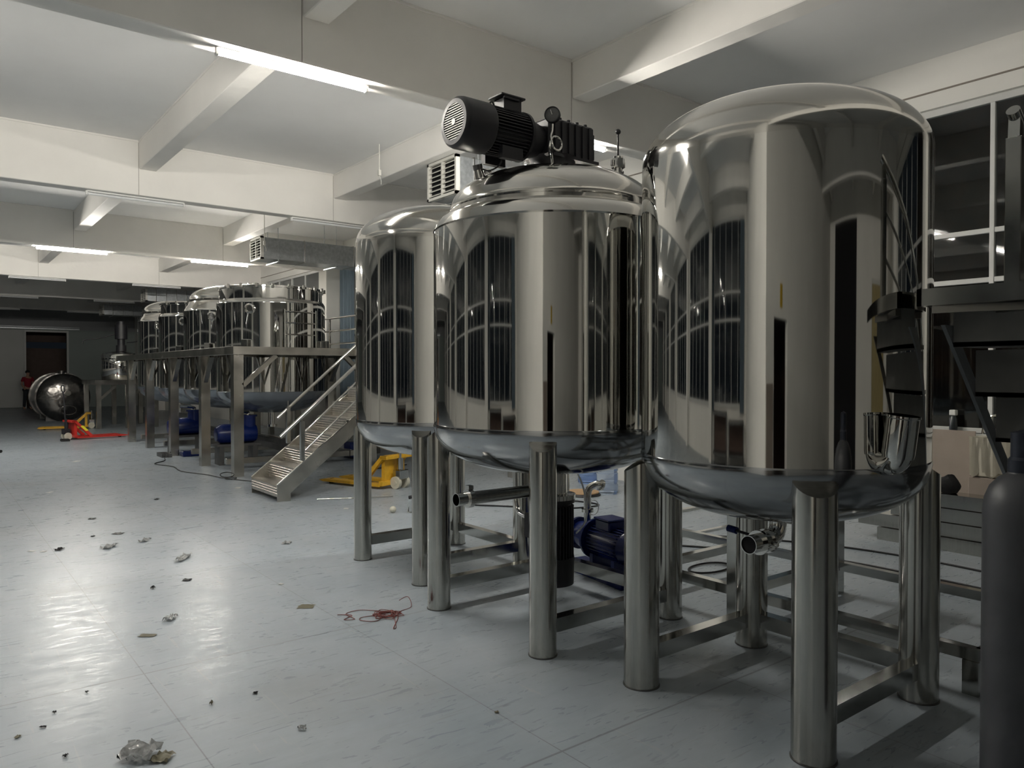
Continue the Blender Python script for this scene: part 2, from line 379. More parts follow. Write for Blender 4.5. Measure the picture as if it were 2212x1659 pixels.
# ---------------------------------------------------------------- ducts
def duct(x, y0, y1, z0, z1, label, label_g, seams):
    t = thing('air_duct', label, 'duct', (x,(y0+y1)/2,z0)); hy = (y1-y0)/2; hz = z1-z0
    b = B(); bx(b, (.05,-hy+.015,.015), (XR-x,hy-.015,hz-.015)); obj('duct_body', b, GALV, t)
    b = B()
    for s in seams: bx(b, (s-.008,-hy,0), (s+.008,hy,hz))
    obj('seam_flange', b, CHROME, t)
    g = thing('vent_grille', '', ''); del g['label']; del g['category']; g.parent = t
    f = B(); fw = .035
    bx(f, (-.01,-hy,0), (.05,-hy+fw,hz)); bx(f, (-.01,hy-fw,0), (.05,hy,hz)); bx(f, (-.01,-hy,0), (.05,hy,fw)); bx(f, (-.01,-hy,hz-fw), (.05,hy,hz)); bx(f, (-.005,-.015,0), (.05,.015,hz))
    obj('grille_frame', f, GRILLE, g)
    v = B(); bx(v, (.045,-hy+fw,fw),(.049,hy-fw,hz-fw)); obj('grille_backing', v, DARK, g)
    n = 7
    for k in range(n):
        z = fw+(hz-2*fw)*(k+.5)/n
        for s in (-1,1):
            sl = B(); box(sl, (.012, s*(hy/2-.01), z), (.045, hy-fw-.03, .008), Matrix.Rotation(R(-35),3,'Y')); obj('slat', sl, GRILLE, g)
    for s in (.35, 1.6):
        h = B()
        for q in (-hy+.02, hy-.02): cyl(h, (s,q,-.02), (s,q,HS-z0-.01), .006, seg=8)
        bx(h, (s-.015,-hy-.02,-.035), (s+.015,hy+.02,-.015)); obj('hanger', h, GALV, t)
duct(5.43, 8.1, 8.8, 3.9, 4.40, 'galvanised air duct with large white louvred grille behind the centre tank', '', [.28,.75,1.25,1.9])
duct(5.33, 14.87, 15.5, 3.85, 4.30, 'long grey air duct with small white grille above the platform tanks', '', [.9,2.0])
duct(5.5, 25.4, 26.05, 3.8, 4.22, 'distant galvanised duct with bright seams above the left platform tanks', '', [.3,.6,.9,1.2,1.5,1.8,2.1])
duct(5.5, 32.4, 33.1, 3.8, 4.22, 'farthest short galvanised duct beside the second ceiling bay from the end wall', '', [.35,.7,1.05,1.4,1.75])
# hanging rods and the hook
def rod(x, y, ztop, ln, label):
    t = thing('hanging_rod', label, 'ceiling hanger', (x,y,ztop-ln)); b = B(); cyl(b, (0,0,.04), (0,0,ln), .008, seg=8); obj('rod', b, GRILLE, t)
    b = B(); bx(b, (-.02,-.02,-.02),(.02,.02,.06), .004); tube(b, [(0,0,-.02),(.02,0,-.06),(.03,0,-.10),(.025,0,-.14)], .004, 6); obj('clamp', b, GRILLE, t)
rod(5.10, 9.55, HS, .42, 'white drop rod with clamp hanging left of the large louvred grille')
rod(5.26, 14.5, HS, .72, 'thin drop rod hanging at the corner of the distant duct grille')
t = B(); tube(t, smooth_path([(0,0,.12),(0,0,.03),(.015,0,-.01),(.035,0,-.02),(.045,0,.01),(.04,0,.04)],6), .004, 6)
for v in t.verts: v.co += Vector((5.40,2.06,4.28))
one('ceiling_hook', t, CHROME, 'small wire hook hanging from the ceiling beam at the top edge of the picture', 'hook')

# ---------------------------------------------------------------- the three big tanks
def ell(r, z0, h, n=14, up=1, r_in=0):
    return [(r*math.cos(a), z0+up*h*math.sin(a)) for a in [math.pi/2*k/n for k in range(n+1)] if r*math.cos(a) >= r_in-1e-6 or True]
def tank(name, label, cx, cy, Rr, zb, zt, hb, ht, half, legr, legtop, lid=False):
    t = thing(name, label, 'tank', (cx,cy,0))
    b = B(); lathe(b, [(Rr,zb),(Rr,zb+.02),(Rr,(zb+zt)/2),(Rr,zt-.02),(Rr,zt)], 128); obj('shell', b, MIRROR, t)
    b = B(); pr = [(Rr,zb),(Rr+.004,zb-.012)]+[(Rr*math.cos(a)**.75 if math.cos(a)>1e-6 else 0, zb-.02-hb*math.sin(a)) for a in [math.pi/2*k/18 for k in range(1,19)]]
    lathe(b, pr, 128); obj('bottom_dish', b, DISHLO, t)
    if not lid:
        b = B(); pr = [(Rr,zt),(Rr,zt+.015),(Rr,zt+.03)]+[(Rr*math.cos(a)**.8 if math.cos(a)>1e-6 else 0, zt+.03+ht*math.sin(a)) for a in [math.pi/2*k/18 for k in range(1,19)]]
        lathe(b, pr, 128); obj('top_dish', b, DOME, t)
    else:
        r2 = Rr*.86
        b = B(); lathe(b, [(Rr,zt),(Rr+.003,zt+.01),(Rr*.985,zt+.045),(Rr*.955,zt+.08),(Rr*.915,zt+.10),(r2+.012,zt+.115),(r2+.012,zt+.135),(r2,zt+.14)], 128); obj('shoulder', b, DOME, t)
        b = B(); lathe(b, [(r2,zt+.135),(r2+.005,zt+.15)]+[(r2*math.cos(a)**.8 if math.cos(a)>1e-6 else 0, zt+.155+ht*math.sin(a)) for a in [math.pi/2*k/18 for k in range(1,19)]], 128); obj('lid', b, DOME, t)
    P = {}
    for sx in (-1,1):
        for sy in (-1,1):
            b = B(); seg = 32; px, py = sx*half, sy*half; d = Vector((px,py)).normalized()
            A = []; Bv = []
            for k in range(seg):
                a = 2*math.pi*k/seg; x = px+legr*math.cos(a); y = py+legr*math.sin(a)
                s = ((x*d.x+y*d.y)-half*math.sqrt(2))/legr      # -1 inner .. 1 outer
                top = legtop + (.045 if s < .1 else .045-(s-.1)*.055)
                A.append(b.verts.new((x,y,0))); Bv.append(b.verts.new((x,y,top)))
            for k in range(seg): b.faces.new((A[k],A[(k+1)%seg],Bv[(k+1)%seg],Bv[k]))
            b.faces.new(A[::-1]); b.faces.new(Bv)
            obj('leg', b, LEG, t)
            b = B(); cyl(b, (px,py,0), (px,py,.006), legr+.004, seg=32); obj('foot_plate', b, DKSTEEL, t)
    h = half
    for p0, p1 in (((-h,h),(h,h)), ((h,h),(h,-h)), ((h,-h),(-h,-h))):
        a = Vector((*p0,.16)); c = Vector((*p1,.16)); dd = (c-a).normalized()*legr*.9
        b = B(); bar(b, a+dd, c-dd, .07, .08); obj('stretcher', b, BAR, t)
    return t
big = tank('storage_tank', 'largest mirror-polished steel tank on four round legs, front right, with plain domed top', 3.376,2.159,.675,1.20,2.60,.29,.30,.475,.09,1.10)
mid = tank('mixing_tank', 'middle polished steel tank with black agitator motor on its lid', 3.31,3.80,.785,1.27,2.50,.30,.26,.545,.079,1.16, True)
left = tank('storage_tank', 'leftmost of the three front polished tanks, plain domed top, behind the mixing tank', 3.46,5.40,.706,1.22,2.62,.29,.31,.485,.075,1.12)
# big tank side socket (upright cup on the right) and bottom valve
b = B(); lathe(b, [(.0,-.02),(.05,-.02),(.052,.0),(.052,.17),(.055,.175),(.055,.185),(.048,.185),(.048,.01),(0,.01)], 32, Matrix.Translation((-.238,-.70,1.27)) @ Matrix.Rotation(R(7),4,'X') @ Matrix.Diagonal((1.2,1.2,.85,1)))
tube(b, smooth_path([(-.238,-.70,1.28),(-.238,-.698,1.25),(-.225,-.66,1.225),(-.19,-.56,1.22)],6), .052, 20)
obj('side_socket', b, MIRROR, big)
v = B(); tube(v, smooth_path([(0,0,.90),(0,0,.83),(-.03,0,.785),(-.09,0,.77)],8), .042, 18); cyl(v,(0,0,.86),(0,0,.875),.06); obj('outlet_elbow', v, CHROME, big)
v = B(); cyl(v, (-.09,0,.77),(-.105,0,.77),.06); cyl(v,(-.105,0,.77),(-.155,0,.77),.052); cyl(v,(-.155,0,.77),(-.17,0,.77),.06); cyl(v,(-.13,0,.77),(-.13,-.085,.77),.012); vv = obj('outlet_valve', v, CHROME, big)
v = B(); lathe(v, [(.045,0),(.045,.075),(.041,.075),(.041,.0),(.045,0)], 28, Matrix.Translation((-.17,0,.77)) @ Matrix.Rotation(R(-90),4,'Y')); obj('ferrule', v, CHROME, big)
v = B(); cyl(v,(-.172,0,.77),(-.235,0,.77),.0405); obj('bore', v, DARK, big)  # solid black plug, standing in for the shade inside the open ferrule
v = B(); cyl(v, (-.13,.05,.79),(-.13,.16,.80),.007); obj('valve_lever', v, BLACK, big)
v = B(); cyl(v, (-.13,.15,.80),(-.13,.20,.805),.018); obj('lever_knob', v, BLUE, big)

# mixing tank: agitator on the lid
ag = bpy.data.objects.new('agitator_drive', None); C.objects.link(ag); ag.parent = mid; ag.location = (0,0,0)
AZ = 3.10
v = B(); lathe(v, [(0,2.82),(.215,2.82),(.215,2.875),(.19,2.885),(.165,2.90),(.145,2.95),(.155,3.0),(.165,3.01),(0,3.01)], 40)
for k in range(8):
    a = k*math.pi/4; cyl(v, (.195*math.cos(a),.195*math.sin(a),2.87), (.195*math.cos(a),.195*math.sin(a),2.90), .012, seg=8)
obj('pedestal', v, BLACK, ag)
v = B(); bx(v, (-.14,-.13,2.99), (.26,.13,3.235), .015)
for sy in (-.135,.135):
    for k in range(6): bx(v, (-.10+k*.06,sy-.006,3.0), (-.085+k*.06,sy+.006,3.22))
for k in range(5): cyl(v, (-.1+k*.075,-.1,3.235), (-.1+k*.075,-.1,3.25), .012, seg=8)
bx(v, (.26,-.11,3.02), (.285,.11,3.2), .01); bx(v, (-.12,-.15,2.985),(.28,.15,3.005))
obj('gearbox', v, BLACK, ag)
v = B(); cyl(v, (-.14,0,AZ), (-.27,0,AZ), .10, .135, seg=40); cyl(v, (-.27,0,AZ), (-.29,0,AZ), .155, seg=40); obj('adapter_flange', v, BLACK, ag)
v = B(); cyl(v, (-.29,0,AZ), (-.56,0,AZ), .125, seg=48)
for k in range(44):
    a = 2*math.pi*k/44
    d_ = Vector((0,math.cos(a),math.sin(a))); bar(v, Vector((-.295,0,AZ))+d_*.134, Vector((-.555,0,AZ))+d_*.134, .0055, .03, d_)
bx(v, (-.50,-.11,AZ-.185), (-.34,-.07,AZ-.11)); bx(v, (-.50,.07,AZ-.185), (-.34,.11,AZ-.11))
tube(v, [(-.50+.03*math.cos(q)*.6,0,AZ+.15+.03*math.sin(q)) for q in [2*math.pi*k/12 for k in range(12)]], .006, 6, True)
obj('motor_body', v, BLACK, ag)
v = B(); lathe(v, [(.152,0),(.155,.01),(.155,.185),(.15,.21),(.135,.225),(.108,.226),(.108,.212),(.132,.21),(.14,.19),(.14,.0),(.152,0)], 48, Matrix.Translation((-.56,0,AZ)) @ Matrix.Rotation(R(-90),4,'Y')); obj('fan_cowl', v, BLACK, ag)
v = B()
for k in range(-7,8):
    z = k*.0145; h_ = math.sqrt(max(0,.11**2-z*z)); bar(v, (-.782,-h_,AZ+z), (-.782,h_,AZ+z), .005, .006)
cyl(v, (-.78,0,AZ), (-.787,0,AZ), .02); obj('fan_grille', v, GRILLE if False else mat('grille_bars',(.32,.32,.31),.4,.6), ag)
v = B(); cyl(v, (-.74,0,AZ), (-.745,0,AZ), .13); obj('fan_disc', v, DARK, ag)
v = B(); bx(v, (-.44,-.05,AZ+.12), (-.30,.06,AZ+.215), .006); bx(v, (-.475,-.07,AZ+.215), (-.285,.075,AZ+.228), .003); bx(v,(-.45,-.065,AZ+.20),(-.33,-.05,AZ+.216)); obj('terminal_box', v, BLACK, ag)
# pressure gauge with pigtail siphon
g = bpy.data.objects.new('pressure_gauge', None); C.objects.link(g); g.parent = mid; g.location = (-.23,-.26,2.86)
v = B(); pts = [(0,0,-.02),(0,0,.03),(-.005,0,.08),(-.02,0,.12),(-.015,0,.15)]
pts += [(.03-.042*math.cos(a), -.012*a/6, .155+.042*math.sin(a)) for a in [0.3+k*.5 for k in range(12)]]
pts += [(-.012,0,.19),(.0,0,.23),(.003,0,.27)]
tube(v, smooth_path(pts,3), .007, 8); cyl(v,(0,0,-.03),(0,0,.015),.016); obj('siphon', v, CHROME, g)
gn = Vector((-.80,-.60,.0)).normalized(); gm = gn.to_track_quat('Z','Y').to_matrix().to_4x4()
v = B(); lathe(v, [(0,-.02),(.046,-.02),(.049,-.012),(.049,.018),(.044,.02),(.044,.012),(0,.012)], 36, Matrix.Translation((.003,0,.325)) @ gm); obj('gauge_case', v, BLACK, g)
v = B(); lathe(v, [(0,.0125),(.043,.0125),(.043,.0135),(0,.0135)], 36, Matrix.Translation((.003,0,.325)) @ gm); obj('dial', v, DIAL, g)
# needle
v = B(); c0 = Vector((.003,0,.325))+gn*.016; bar(v, c0, c0+Vector((0,0,.03))+gn.cross(Vector((0,0,1)))*.01, .003,.002, gn); obj('needle', v, STICKW, g)
# valve on the right of the lid
v = B(); x_, y_, z_ = .43,-.18,2.86
cyl(v, (x_,y_,z_-.08), (x_,y_,z_+.09), .028); cyl(v, (x_,y_,z_+.09), (x_,y_,z_+.10), .04); cyl(v,(x_,y_,z_+.10),(x_,y_,z_+.125),.03); cyl(v,(x_,y_,z_+.125),(x_,y_,z_+.185),.046,seg=8); cyl(v,(x_,y_,z_+.185),(x_,y_,z_+.20),.036); bx(v,(x_-.06,y_-.012,z_+.135),(x_+.06,y_+.012,z_+.17)); lv = obj('lid_valve', v, CHROME, mid)
v = B(); cyl(v, (x_,y_,z_+.2), (x_,y_,z_+.36), .006); bmesh.ops.create_uvsphere(v, u_segments=16, v_segments=10, radius=.019, matrix=Matrix.Translation((x_,y_,z_+.37))); obj('valve_handle', v, BLACK, lv)
v = B(); x_, y_ = .36,.02; cyl(v, (x_,y_,2.84),(x_,y_,2.90),.014); tube(v, [(x_+.016*math.cos(q),y_,2.93+.028*math.sin(q)) for q in [2*math.pi*k/14 for k in range(14)]], .006,6,True); obj('lifting_eye', v, CHROME, mid)
v = B(); cyl(v, (.53,-.10,2.76),(.54,-.11,2.88),.022); cyl(v,(.54,-.11,2.88),(.542,-.112,2.90),.028); obj('nozzle', v, CHROME, mid)
v = B(); cyl(v, (-.50,.08,2.72),(-.555,.07,2.865),.045,.028,seg=24); obj('nozzle', v, CHROME, mid)
v = B(); cyl(v, (-.555,.07,2.865),(-.565,.068,2.895),.032); obj('nozzle_cap', v, DKSTEEL, mid)
v = B(); tube(v, smooth_path([(-.36,.30,2.78),(-.36,.30,2.90),(-.34,.30,2.935),(-.30,.30,2.94),(-.29,.30,2.90),(-.29,.3,2.8)],6), .018, 12); obj('vent_elbow', v, CHROME, mid)
v = B(); tube(v, smooth_path([(-.54,.07,2.88),(-.50,.03,2.86),(-.44,.0,2.90),(-.42,0,2.97)],6), .005, 6); obj('motor_cable', v, CABLE, mid)
v = B(); tube(v, smooth_path([(.37,.0,2.88),(.43,-.06,2.885),(.48,-.08,2.85),(.52,-.1,2.82)],6), .004, 6); obj('lid_cable', v, CABLE, mid)
# homogeniser under the mixing tank
v = B(); lathe(v, [(0,.99),(.10,.99),(.10,.80),(.155,.795),(.155,.765),(0,.765)], 36); obj('coupling_housing', v, CHROME, mid)
v = B(); cyl(v, (0,0,.765),(0,0,.74),.15,seg=36); cyl(v, (0,0,.74),(0,0,.36),.125,seg=36)
for k in range(36):
    a = 2*math.pi*k/36; d_ = Vector((math.cos(a),math.sin(a),0)); bar(v, Vector((0,0,.72))+d_*.133, Vector((0,0,.38))+d_*.133, .006,.02, d_)
cyl(v, (0,0,.38),(0,0,.20),.147,.143,seg=36); bx(v,(-.2,-.06,.52),(-.12,.06,.68),.01); obj('homogeniser_motor', v, BLACK, mid)
v = B(); tube(v, smooth_path([(0,0,.90),(-.06,0,.86),(-.14,0,.835),(-.22,0,.83),(-.66,0,.83)],5), .04, 18); obj('discharge_pipe', v, LEG, mid)
v = B(); lathe(v, [(.04,0),(.04,.10),(.036,.10),(.036,.0),(.04,0)], 28, Matrix.Translation((-.67,0,.83)) @ Matrix.Rotation(R(-90),4,'Y')); lathe(v, [(.04,-.012),(.056,-.012),(.056,.022),(.04,.022)], 28, Matrix.Translation((-.67,0,.83)) @ Matrix.Rotation(R(-90),4,'Y')); bx(v,(-.69,-.02,.885),(-.655,.02,.91)); obj('pipe_clamp', v, CHROME, mid)
v = B(); tube(v, smooth_path([(.24,.70,1.0),(.24,.70,.75),(.24,.69,.62),(.22,.62,.55),(.15,.35,.54),(.05,.13,.54)],7), .021, 12); obj('recirculation_pipe', v, CHROME, mid)
v = B(); tube(v, smooth_path([(.07,-.07,.98),(.13,-.10,.93),(.17,-.13,.80),(.175,-.14,.62),(.22,.0,.50)],8), .006, 8); obj('clear_hose', v, TUBEOFF, mid)

# ---------------------------------------------------------------- blue pump behind the mixing tank
pm = thing('blue_pump', 'dark blue electric pump on the floor behind the mixing tank legs', 'pump', (4.22,4.25,0), R(-9))
v = B(); bx(v, (-.13,-.42,.0),(.13,.42,.05)); bx(v,(-.09,-.28,.05),(.09,-.24,.18)); bx(v,(-.09,.0,.05),(.09,.04,.18)); obj('base', v, BLUE, pm)
v = B(); cyl(v, (0,-.34,.28),(0,.06,.28),.115,seg=32)
for k in range(28):
    a = 2*math.pi*k/28; d_ = Vector((math.cos(a),0,math.sin(a))); bar(v, Vector((0,-.32,.28))+d_*.12, Vector((0,.04,.28))+d_*.12, .006,.02, d_)
cyl(v,(0,-.34,.28),(0,-.42,.28),.125,.11,seg=32); obj('motor', v, BLUE, pm)
v = B(); cyl(v,(0,.06,.28),(0,.085,.28),.16,seg=32); cyl(v,(0,.085,.28),(0,.3,.28),.12,.10,seg=32); cyl(v,(0,.3,.28),(0,.33,.28),.13,seg=32); obj('pump_head', v, BLUE, pm)
v = B(); bx(v,(-.08,-.2,.38),(.08,-.02,.46),.008); bx(v,(-.09,-.21,.46),(.09,-.01,.475),.004); obj('terminal_box', v, BLUE, pm)
v = B(); cyl(v,(0,.2,.38),(0,.2,.47),.03); cyl(v,(0,.2,.47),(0,.2,.495),.05); tube(v, smooth_path([(0,.2,.49),(0,.2,.6),(.02,.2,.66),(.07,.18,.69),(.12,.17,.68)],6), .03, 14); cyl(v,(.11,.17,.685),(.125,.168,.68),.045); obj('elbow_outlet', v, CHROME, pm)
v = B(); tube(v, [(.05*math.cos(q)+.06,.2,.5+.06*math.sin(q)) for q in [2*math.pi*k/20 for k in range(20)]], .004, 6, True); obj('hose_loop', v, TUBEOFF, pm)

# ---------------------------------------------------------------- low steel skid frame behind the big tank
fr = thing('steel_skid_frame', 'low square-tube steel frame standing behind the largest tank', 'frame', (4.6,2.9,0))
for (x,y,h_) in ((4.12,2.94,.95),(5.24,2.87,.62),(5.24,4.36,.95),(4.12,3.7,.6),(4.12,1.54,.17),(5.24,1.54,.17)):
    v = B(); bar(v, (x-4.6,y-2.9,0),(x-4.6,y-2.9,h_), .075,.075,(0,1,0)); obj('post', v, BAR, fr)
for p0,p1 in (((4.12,3.7),(4.12,1.5)),((5.24,4.4),(5.24,1.5)),((4.12,2.9),(5.24,2.9)),((4.12,3.68),(5.24,3.68)),((4.12,1.5),(5.24,1.5))):
    v = B(); bar(v, (p0[0]-4.6,p0[1]-2.9,.2),(p1[0]-4.6,p1[1]-2.9,.2), .06,.06); obj('rail', v, BAR, fr)
v = B(); bx(v, (-.1,-.25,.60),(.75,.05,.66),.004); obj('top_plate', v, BAR, fr)

# ---------------------------------------------------------------- platform with four tanks
pf = thing('work_platform', 'long raised steel platform on square posts carrying four polished tanks', 'platform', (5.3,15.9,0))
def L(x,y,z): return (x-5.3,y-15.9,z)
X0,X1,Y0,Y1 = 3.74,7.2,11.66,20.3
def pfb(name, lo, hi, m=FRAME, bev=.004):
    v = B(); bx(v, L(*lo), L(*hi), bev); return obj(name, v, m, pf)
pfb('edge_beam',(X0,Y0,1.875),(X1,Y0+.08,2.0)); pfb('edge_beam',(X0,Y0+.08,1.875),(X0+.08,Y1,2.0)); pfb('edge_beam',(X1-.08,Y0+.08,1.875),(X1,Y1,2.0)); pfb('edge_beam',(X0,Y1,1.875),(X1,Y1+.08,2.0))
pfb('deck_plate',(X0+.08,Y0+.08,1.96),(X1-.08,12.5,1.99),TREAD,0); pfb('deck_plate',(X0+.08,12.5,1.96),(4.04,Y1,1.99),TREAD,0); pfb('deck_plate',(5.99,12.5,1.96),(X1-.08,Y1,1.99),TREAD,0)
pfb('landing_beam',(5.75,9.0,1.875),(5.83,Y0,2.0)); pfb('landing_beam',(5.83,9.0,1.875),(X1,9.08,2.0)); pfb('deck_plate',(5.83,9.08,1.96),(X1,Y0,1.99),TREAD,0)
PY = [11.76,13.46,15.47,17.40,19.15]
for y in PY:
    for x in (3.83, 6.12, 7.1):
        v = B(); bar(v, L(x,y,0), L(x,y,1.875), .15 if x<4 else .12, .15 if x<4 else .12,(0,1,0)); obj('post', v, FRAME, pf)
for x in (5.82,7.1):
    v = B(); bar(v, L(x,9.08,0), L(x,9.08,1.875), .1,.1,(0,1,0)); obj('post', v, FRAME, pf)
def brace(p0,p1,up=(0,0,1)):
    v = B(); bar(v, L(*p0), L(*p1), .07,.07,up); obj('brace', v, FRAME, pf)
for y in PY:
    for s in (-1,1):
        if y+s*.42 > Y0+.05: brace((3.83,y+s*.05,1.45),(3.83,y+s*.42,1.87))
    for s in (-1,1):
        if y+s*.42 > Y0+.05: brace((6.12,y+s*.05,1.45),(6.12,y+s*.42,1.87))
brace((3.9,11.72,1.40),(4.42,11.72,1.87)); brace((6.07,11.72,1.42),(5.60,11.72,1.87)); brace((6.18,11.72,1.42),(6.62,11.72,1.87))
for y in (12.5,14.5,16.5,18.5): pfb('floor_rail',(3.9,y,.10),(6.06,y+.08,.20),FRAME)
pfb('floor_rail',(6.08,12.5,.10),(6.16,19.1,.20)); pfb('floor_rail',(4.98,12.6,.22),(5.06,19.1,.32),DKSTEEL); pfb('floor_rail',(5.4,12.6,.22),(5.48,19.1,.32),DKSTEEL)
# guard rail on the deck's window side and the landing
gr = B()
for z in (2.78,2.5,2.22): cyl(gr, L(7.1,13.6,z), L(7.1,17.6,z), .02, seg=10)
obj('guard_rail', gr, CHROME, pf)
for y in (13.62,15.6,17.55):
    v = B(); cyl(v, L(7.1,y,2.0), L(7.1,y,2.76), .022, seg=10); obj('guard_post', v, CHROME, pf)
# stairs
def stair(parent, x0, ya, yb, n, rise, run, side_z=.19, z_off=0, mat_s=FRAME, mat_t=TREAD, closed=True):
    xe = x0+run*n; ze = rise*n
    for y in (ya, yb-.012):
        v = B(); pts = [(x0,0),(x0+.17,0),(x0+.17,.10),(xe,ze-side_z-.02),(xe,ze+.0),(x0,rise+.01)]
        prism(v, pts, 'y', y, y+.012); obj('stringer', v, mat_s, parent)
        v = B(); bar(v, (x0,y+.006-.0,rise+.014), (xe,y+.006,ze+.004), .03,.01); obj('stringer_flange', v, CHROME if mat_s is FRAME else mat_s, parent)
    for k in range(n):
        z = rise*(k+1); x = x0+run*k
        v = B(); bx(v, (x+.005,ya+.012,z-.025),(x+run+.01,yb-.012,z-.005)); bx(v,(x+.003,ya+.012,z-rise+(.06 if k==0 else 0)),(x+.012,yb-.012,z-.02))
        for j in range(5): 
            zz = z-.035-j*.032
            if zz > .07: cyl(v,(x+.003,ya+.014,zz),(x+.003,yb-.014,zz),.006,seg=6)
        obj('tread', v, mat_t, parent)
st = thing('steel_staircase', 'steel staircase with tube handrail climbing to the long platform', 'stairs', (0,0,0))
stair(st, 3.45, 9.11, 10.04, 10, .2, .23)
SL = .2/.23
def rail(parent, x0, x1, y, z0, r, m=CHROME, name='handrail'):
    v = B(); cyl(v, (x0,y,z0), (x1,y,z0+(x1-x0)*SL), r, seg=16); return obj(name, v, m, parent)
rail(st, 3.50, 5.75, 9.13, .80, .024); rail(st, 3.80, 5.75, 9.13, .84, .011, name='mid_rail'); rail(st, 3.80, 5.75, 9.13, .60, .011, name='mid_rail')
rail(st, 3.80, 5.75, 10.02, .98, .02)
for x,y in ((3.78,9.13),(5.5,9.13),(3.95,10.02),(5.5,10.02)):
    zb = .2+(x-3.45)*SL; v = B(); bar(v, (x,y,zb), (x,y,zb+.50), .05,.05,(0,1,0)); cyl(v,(x,y,zb+.50),(x,y,zb+.58),.006); obj('handrail_post', v, BAR, st)
# platform tanks
def ptank(cy, kind, label):
    r = .94; t = thing('platform_tank', label, 'tank', (5.02,cy,0), 0, 'polished tanks on the platform')
    v = B(); lathe(v, [(r,1.27),(r,1.28),(r,2.0),(r,2.79),(r,2.80),(r-.004,2.815),(r-.012,2.83)], 96); obj('shell', v, MIRROR, t)
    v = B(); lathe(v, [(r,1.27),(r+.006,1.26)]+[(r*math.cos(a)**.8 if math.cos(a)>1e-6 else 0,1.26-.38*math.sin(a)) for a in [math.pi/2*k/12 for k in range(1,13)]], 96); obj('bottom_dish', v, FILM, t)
    v = B(); cyl(v,(0,0,.9),(0,0,.62),.05); cyl(v,(0,0,.66),(0,0,.62),.09); obj('outlet', v, CHROME, t)
    if kind == 'rim':
        v = B(); lathe(v, [(r-.012,2.83),(r-.03,2.86),(r-.05,2.868),(r-.05,3.05),(r-.02,3.055),(r-.02,3.085),(r-.05,3.09),(r-.06,3.09),(r-.06,2.86)], 96); obj('collar', v, MIRROR, t)
        v = B(); lathe(v, [(r-.05,3.09),(r-.1,3.10),(.4,3.13),(0,3.14)], 64); obj('flat_lid', v, DOME, t)
        for k in range(10):
            a = R(200+k*17); v = B(); x,y = (r-.015)*math.cos(a),(r-.015)*math.sin(a); bx(v,(x-.02,y-.02,3.04),(x+.02,y+.02,3.115),.004); obj('clamp', v, CHROME, t)
    else:
        r2 = r*.93
        v = B(); lathe(v, [(r-.012,2.83),(r-.04,2.88),(r-.08,2.93),(r2-.04,3.0),(r2-.02,3.01),(r2-.02,3.03),(r2-.04,3.035)]+[((r2-.04)*math.cos(a)**.8 if math.cos(a)>1e-6 else 0,3.04+.30*math.sin(a)) for a in [math.pi/2*k/12 for k in range(1,13)]], 96); obj('domed_lid', v, DOME, t)
        v = B(); cyl(v,(.35,-.1,3.25),(.35,-.1,3.40),.10,seg=20); cyl(v,(.35,-.1,3.38),(.35,-.1,3.42),.13,seg=20); obj('lid_nozzle', v, CHROME, t)
        v = B(); cyl(v,(-.3,0,3.2),(-.3,0,3.33),.02); cyl(v,(-.6,-.2,3.1),(-.6,-.2,3.22),.02); obj('lid_nozzle', v, CHROME, t)
    a = R(228); c,s = math.cos(a),math.sin(a)
    v = B(); lathe(v, [(0,0),(.075,0),(.085,.02),(.085,.05),(.06,.055),(.05,.03),(0,.03)], 28, Matrix.Translation(((r-.01)*c,(r-.01)*s,2.68)) @ Vector((c,s,0)).to_track_quat('Z','Y').to_matrix().to_4x4()); obj('sight_glass', v, CHROME, t)
    for q in (225,315,135,45):
        a = R(q); c,s = math.cos(a),math.sin(a); v = B(); p = Vector((c*(r+.04),s*(r+.04),2.08)); box(v, p, (.16,.12,.16), Matrix.Rotation(a,3,'Z'), .01); obj('support_lug', v, BAR, t)
    if cy < 14:
        a0 = R(250)
        v = B()
        for z in (2.25,2.45,2.64): tube(v, [((r+.05)*math.cos(R(q)),(r+.05)*math.sin(R(q)),z) for q in range(262,300,3)], .01, 6)
        for q in (262,298): cyl(v, ((r+.05)*math.cos(R(q)),(r+.05)*math.sin(R(q)),2.0), ((r+.05)*math.cos(R(q)),(r+.05)*math.sin(R(q)),2.68), .012, seg=8)
        obj('pipe_ladder', v, CHROME, t)
ptank(13.5,'rim','nearest platform tank, open collar rim with flat clamped lid, right end of the row')
ptank(15.6,'dome','second platform tank from the right, tall domed lid behind the nearest one')
ptank(17.6,'rim','third platform tank from the right, low collar rim, between the two domed ones')
ptank(19.65,'dome','leftmost and farthest platform tank with pale domed lid')
# blue drums / motors under the platform
def bluemotor(x,y,label,ln=.62):
    t = thing('blue_motor_pump', label, 'motor', (x,y,0)); v = B(); bx(v,(-ln/2-.05,-.16,.32),(ln/2+.05,.16,.36)); bx(v,(-ln/2,-.14,0),(-ln/2+.08,.14,.32)); bx(v,(ln/2-.08,-.14,0),(ln/2,.14,.32)); obj('skid', v, DKSTEEL, t)
    v = B(); lathe(v, [(0,-ln/2-.04),(.12,-ln/2-.02),(.17,-ln/2+.06),(.17,ln/2-.06),(.15,ln/2),(0,ln/2+.02)], 28, Matrix.Translation((0,0,.53)) @ Matrix.Rotation(R(90),4,'Y')); obj('motor', v, BLUE, t)
    v = B(); cyl(v,(ln/2-.12,0,.53),(ln/2-.12,0,.82),.13,seg=24); cyl(v,(ln/2-.12,0,.82),(ln/2-.12,0,.85),.16,seg=24); obj('pump_head', v, BLUE, t)
    v = B(); tube(v, smooth_path([(ln/2-.12,0,.85),(ln/2-.13,0,.89),(ln/2-.25,0,.92),(ln/2-.4,0,.93)],6), .03, 10); obj('pipe', v, CHROME, t)
bluemotor(4.36,13.45,'glossy blue motor pump under the nearest platform tank',.66)
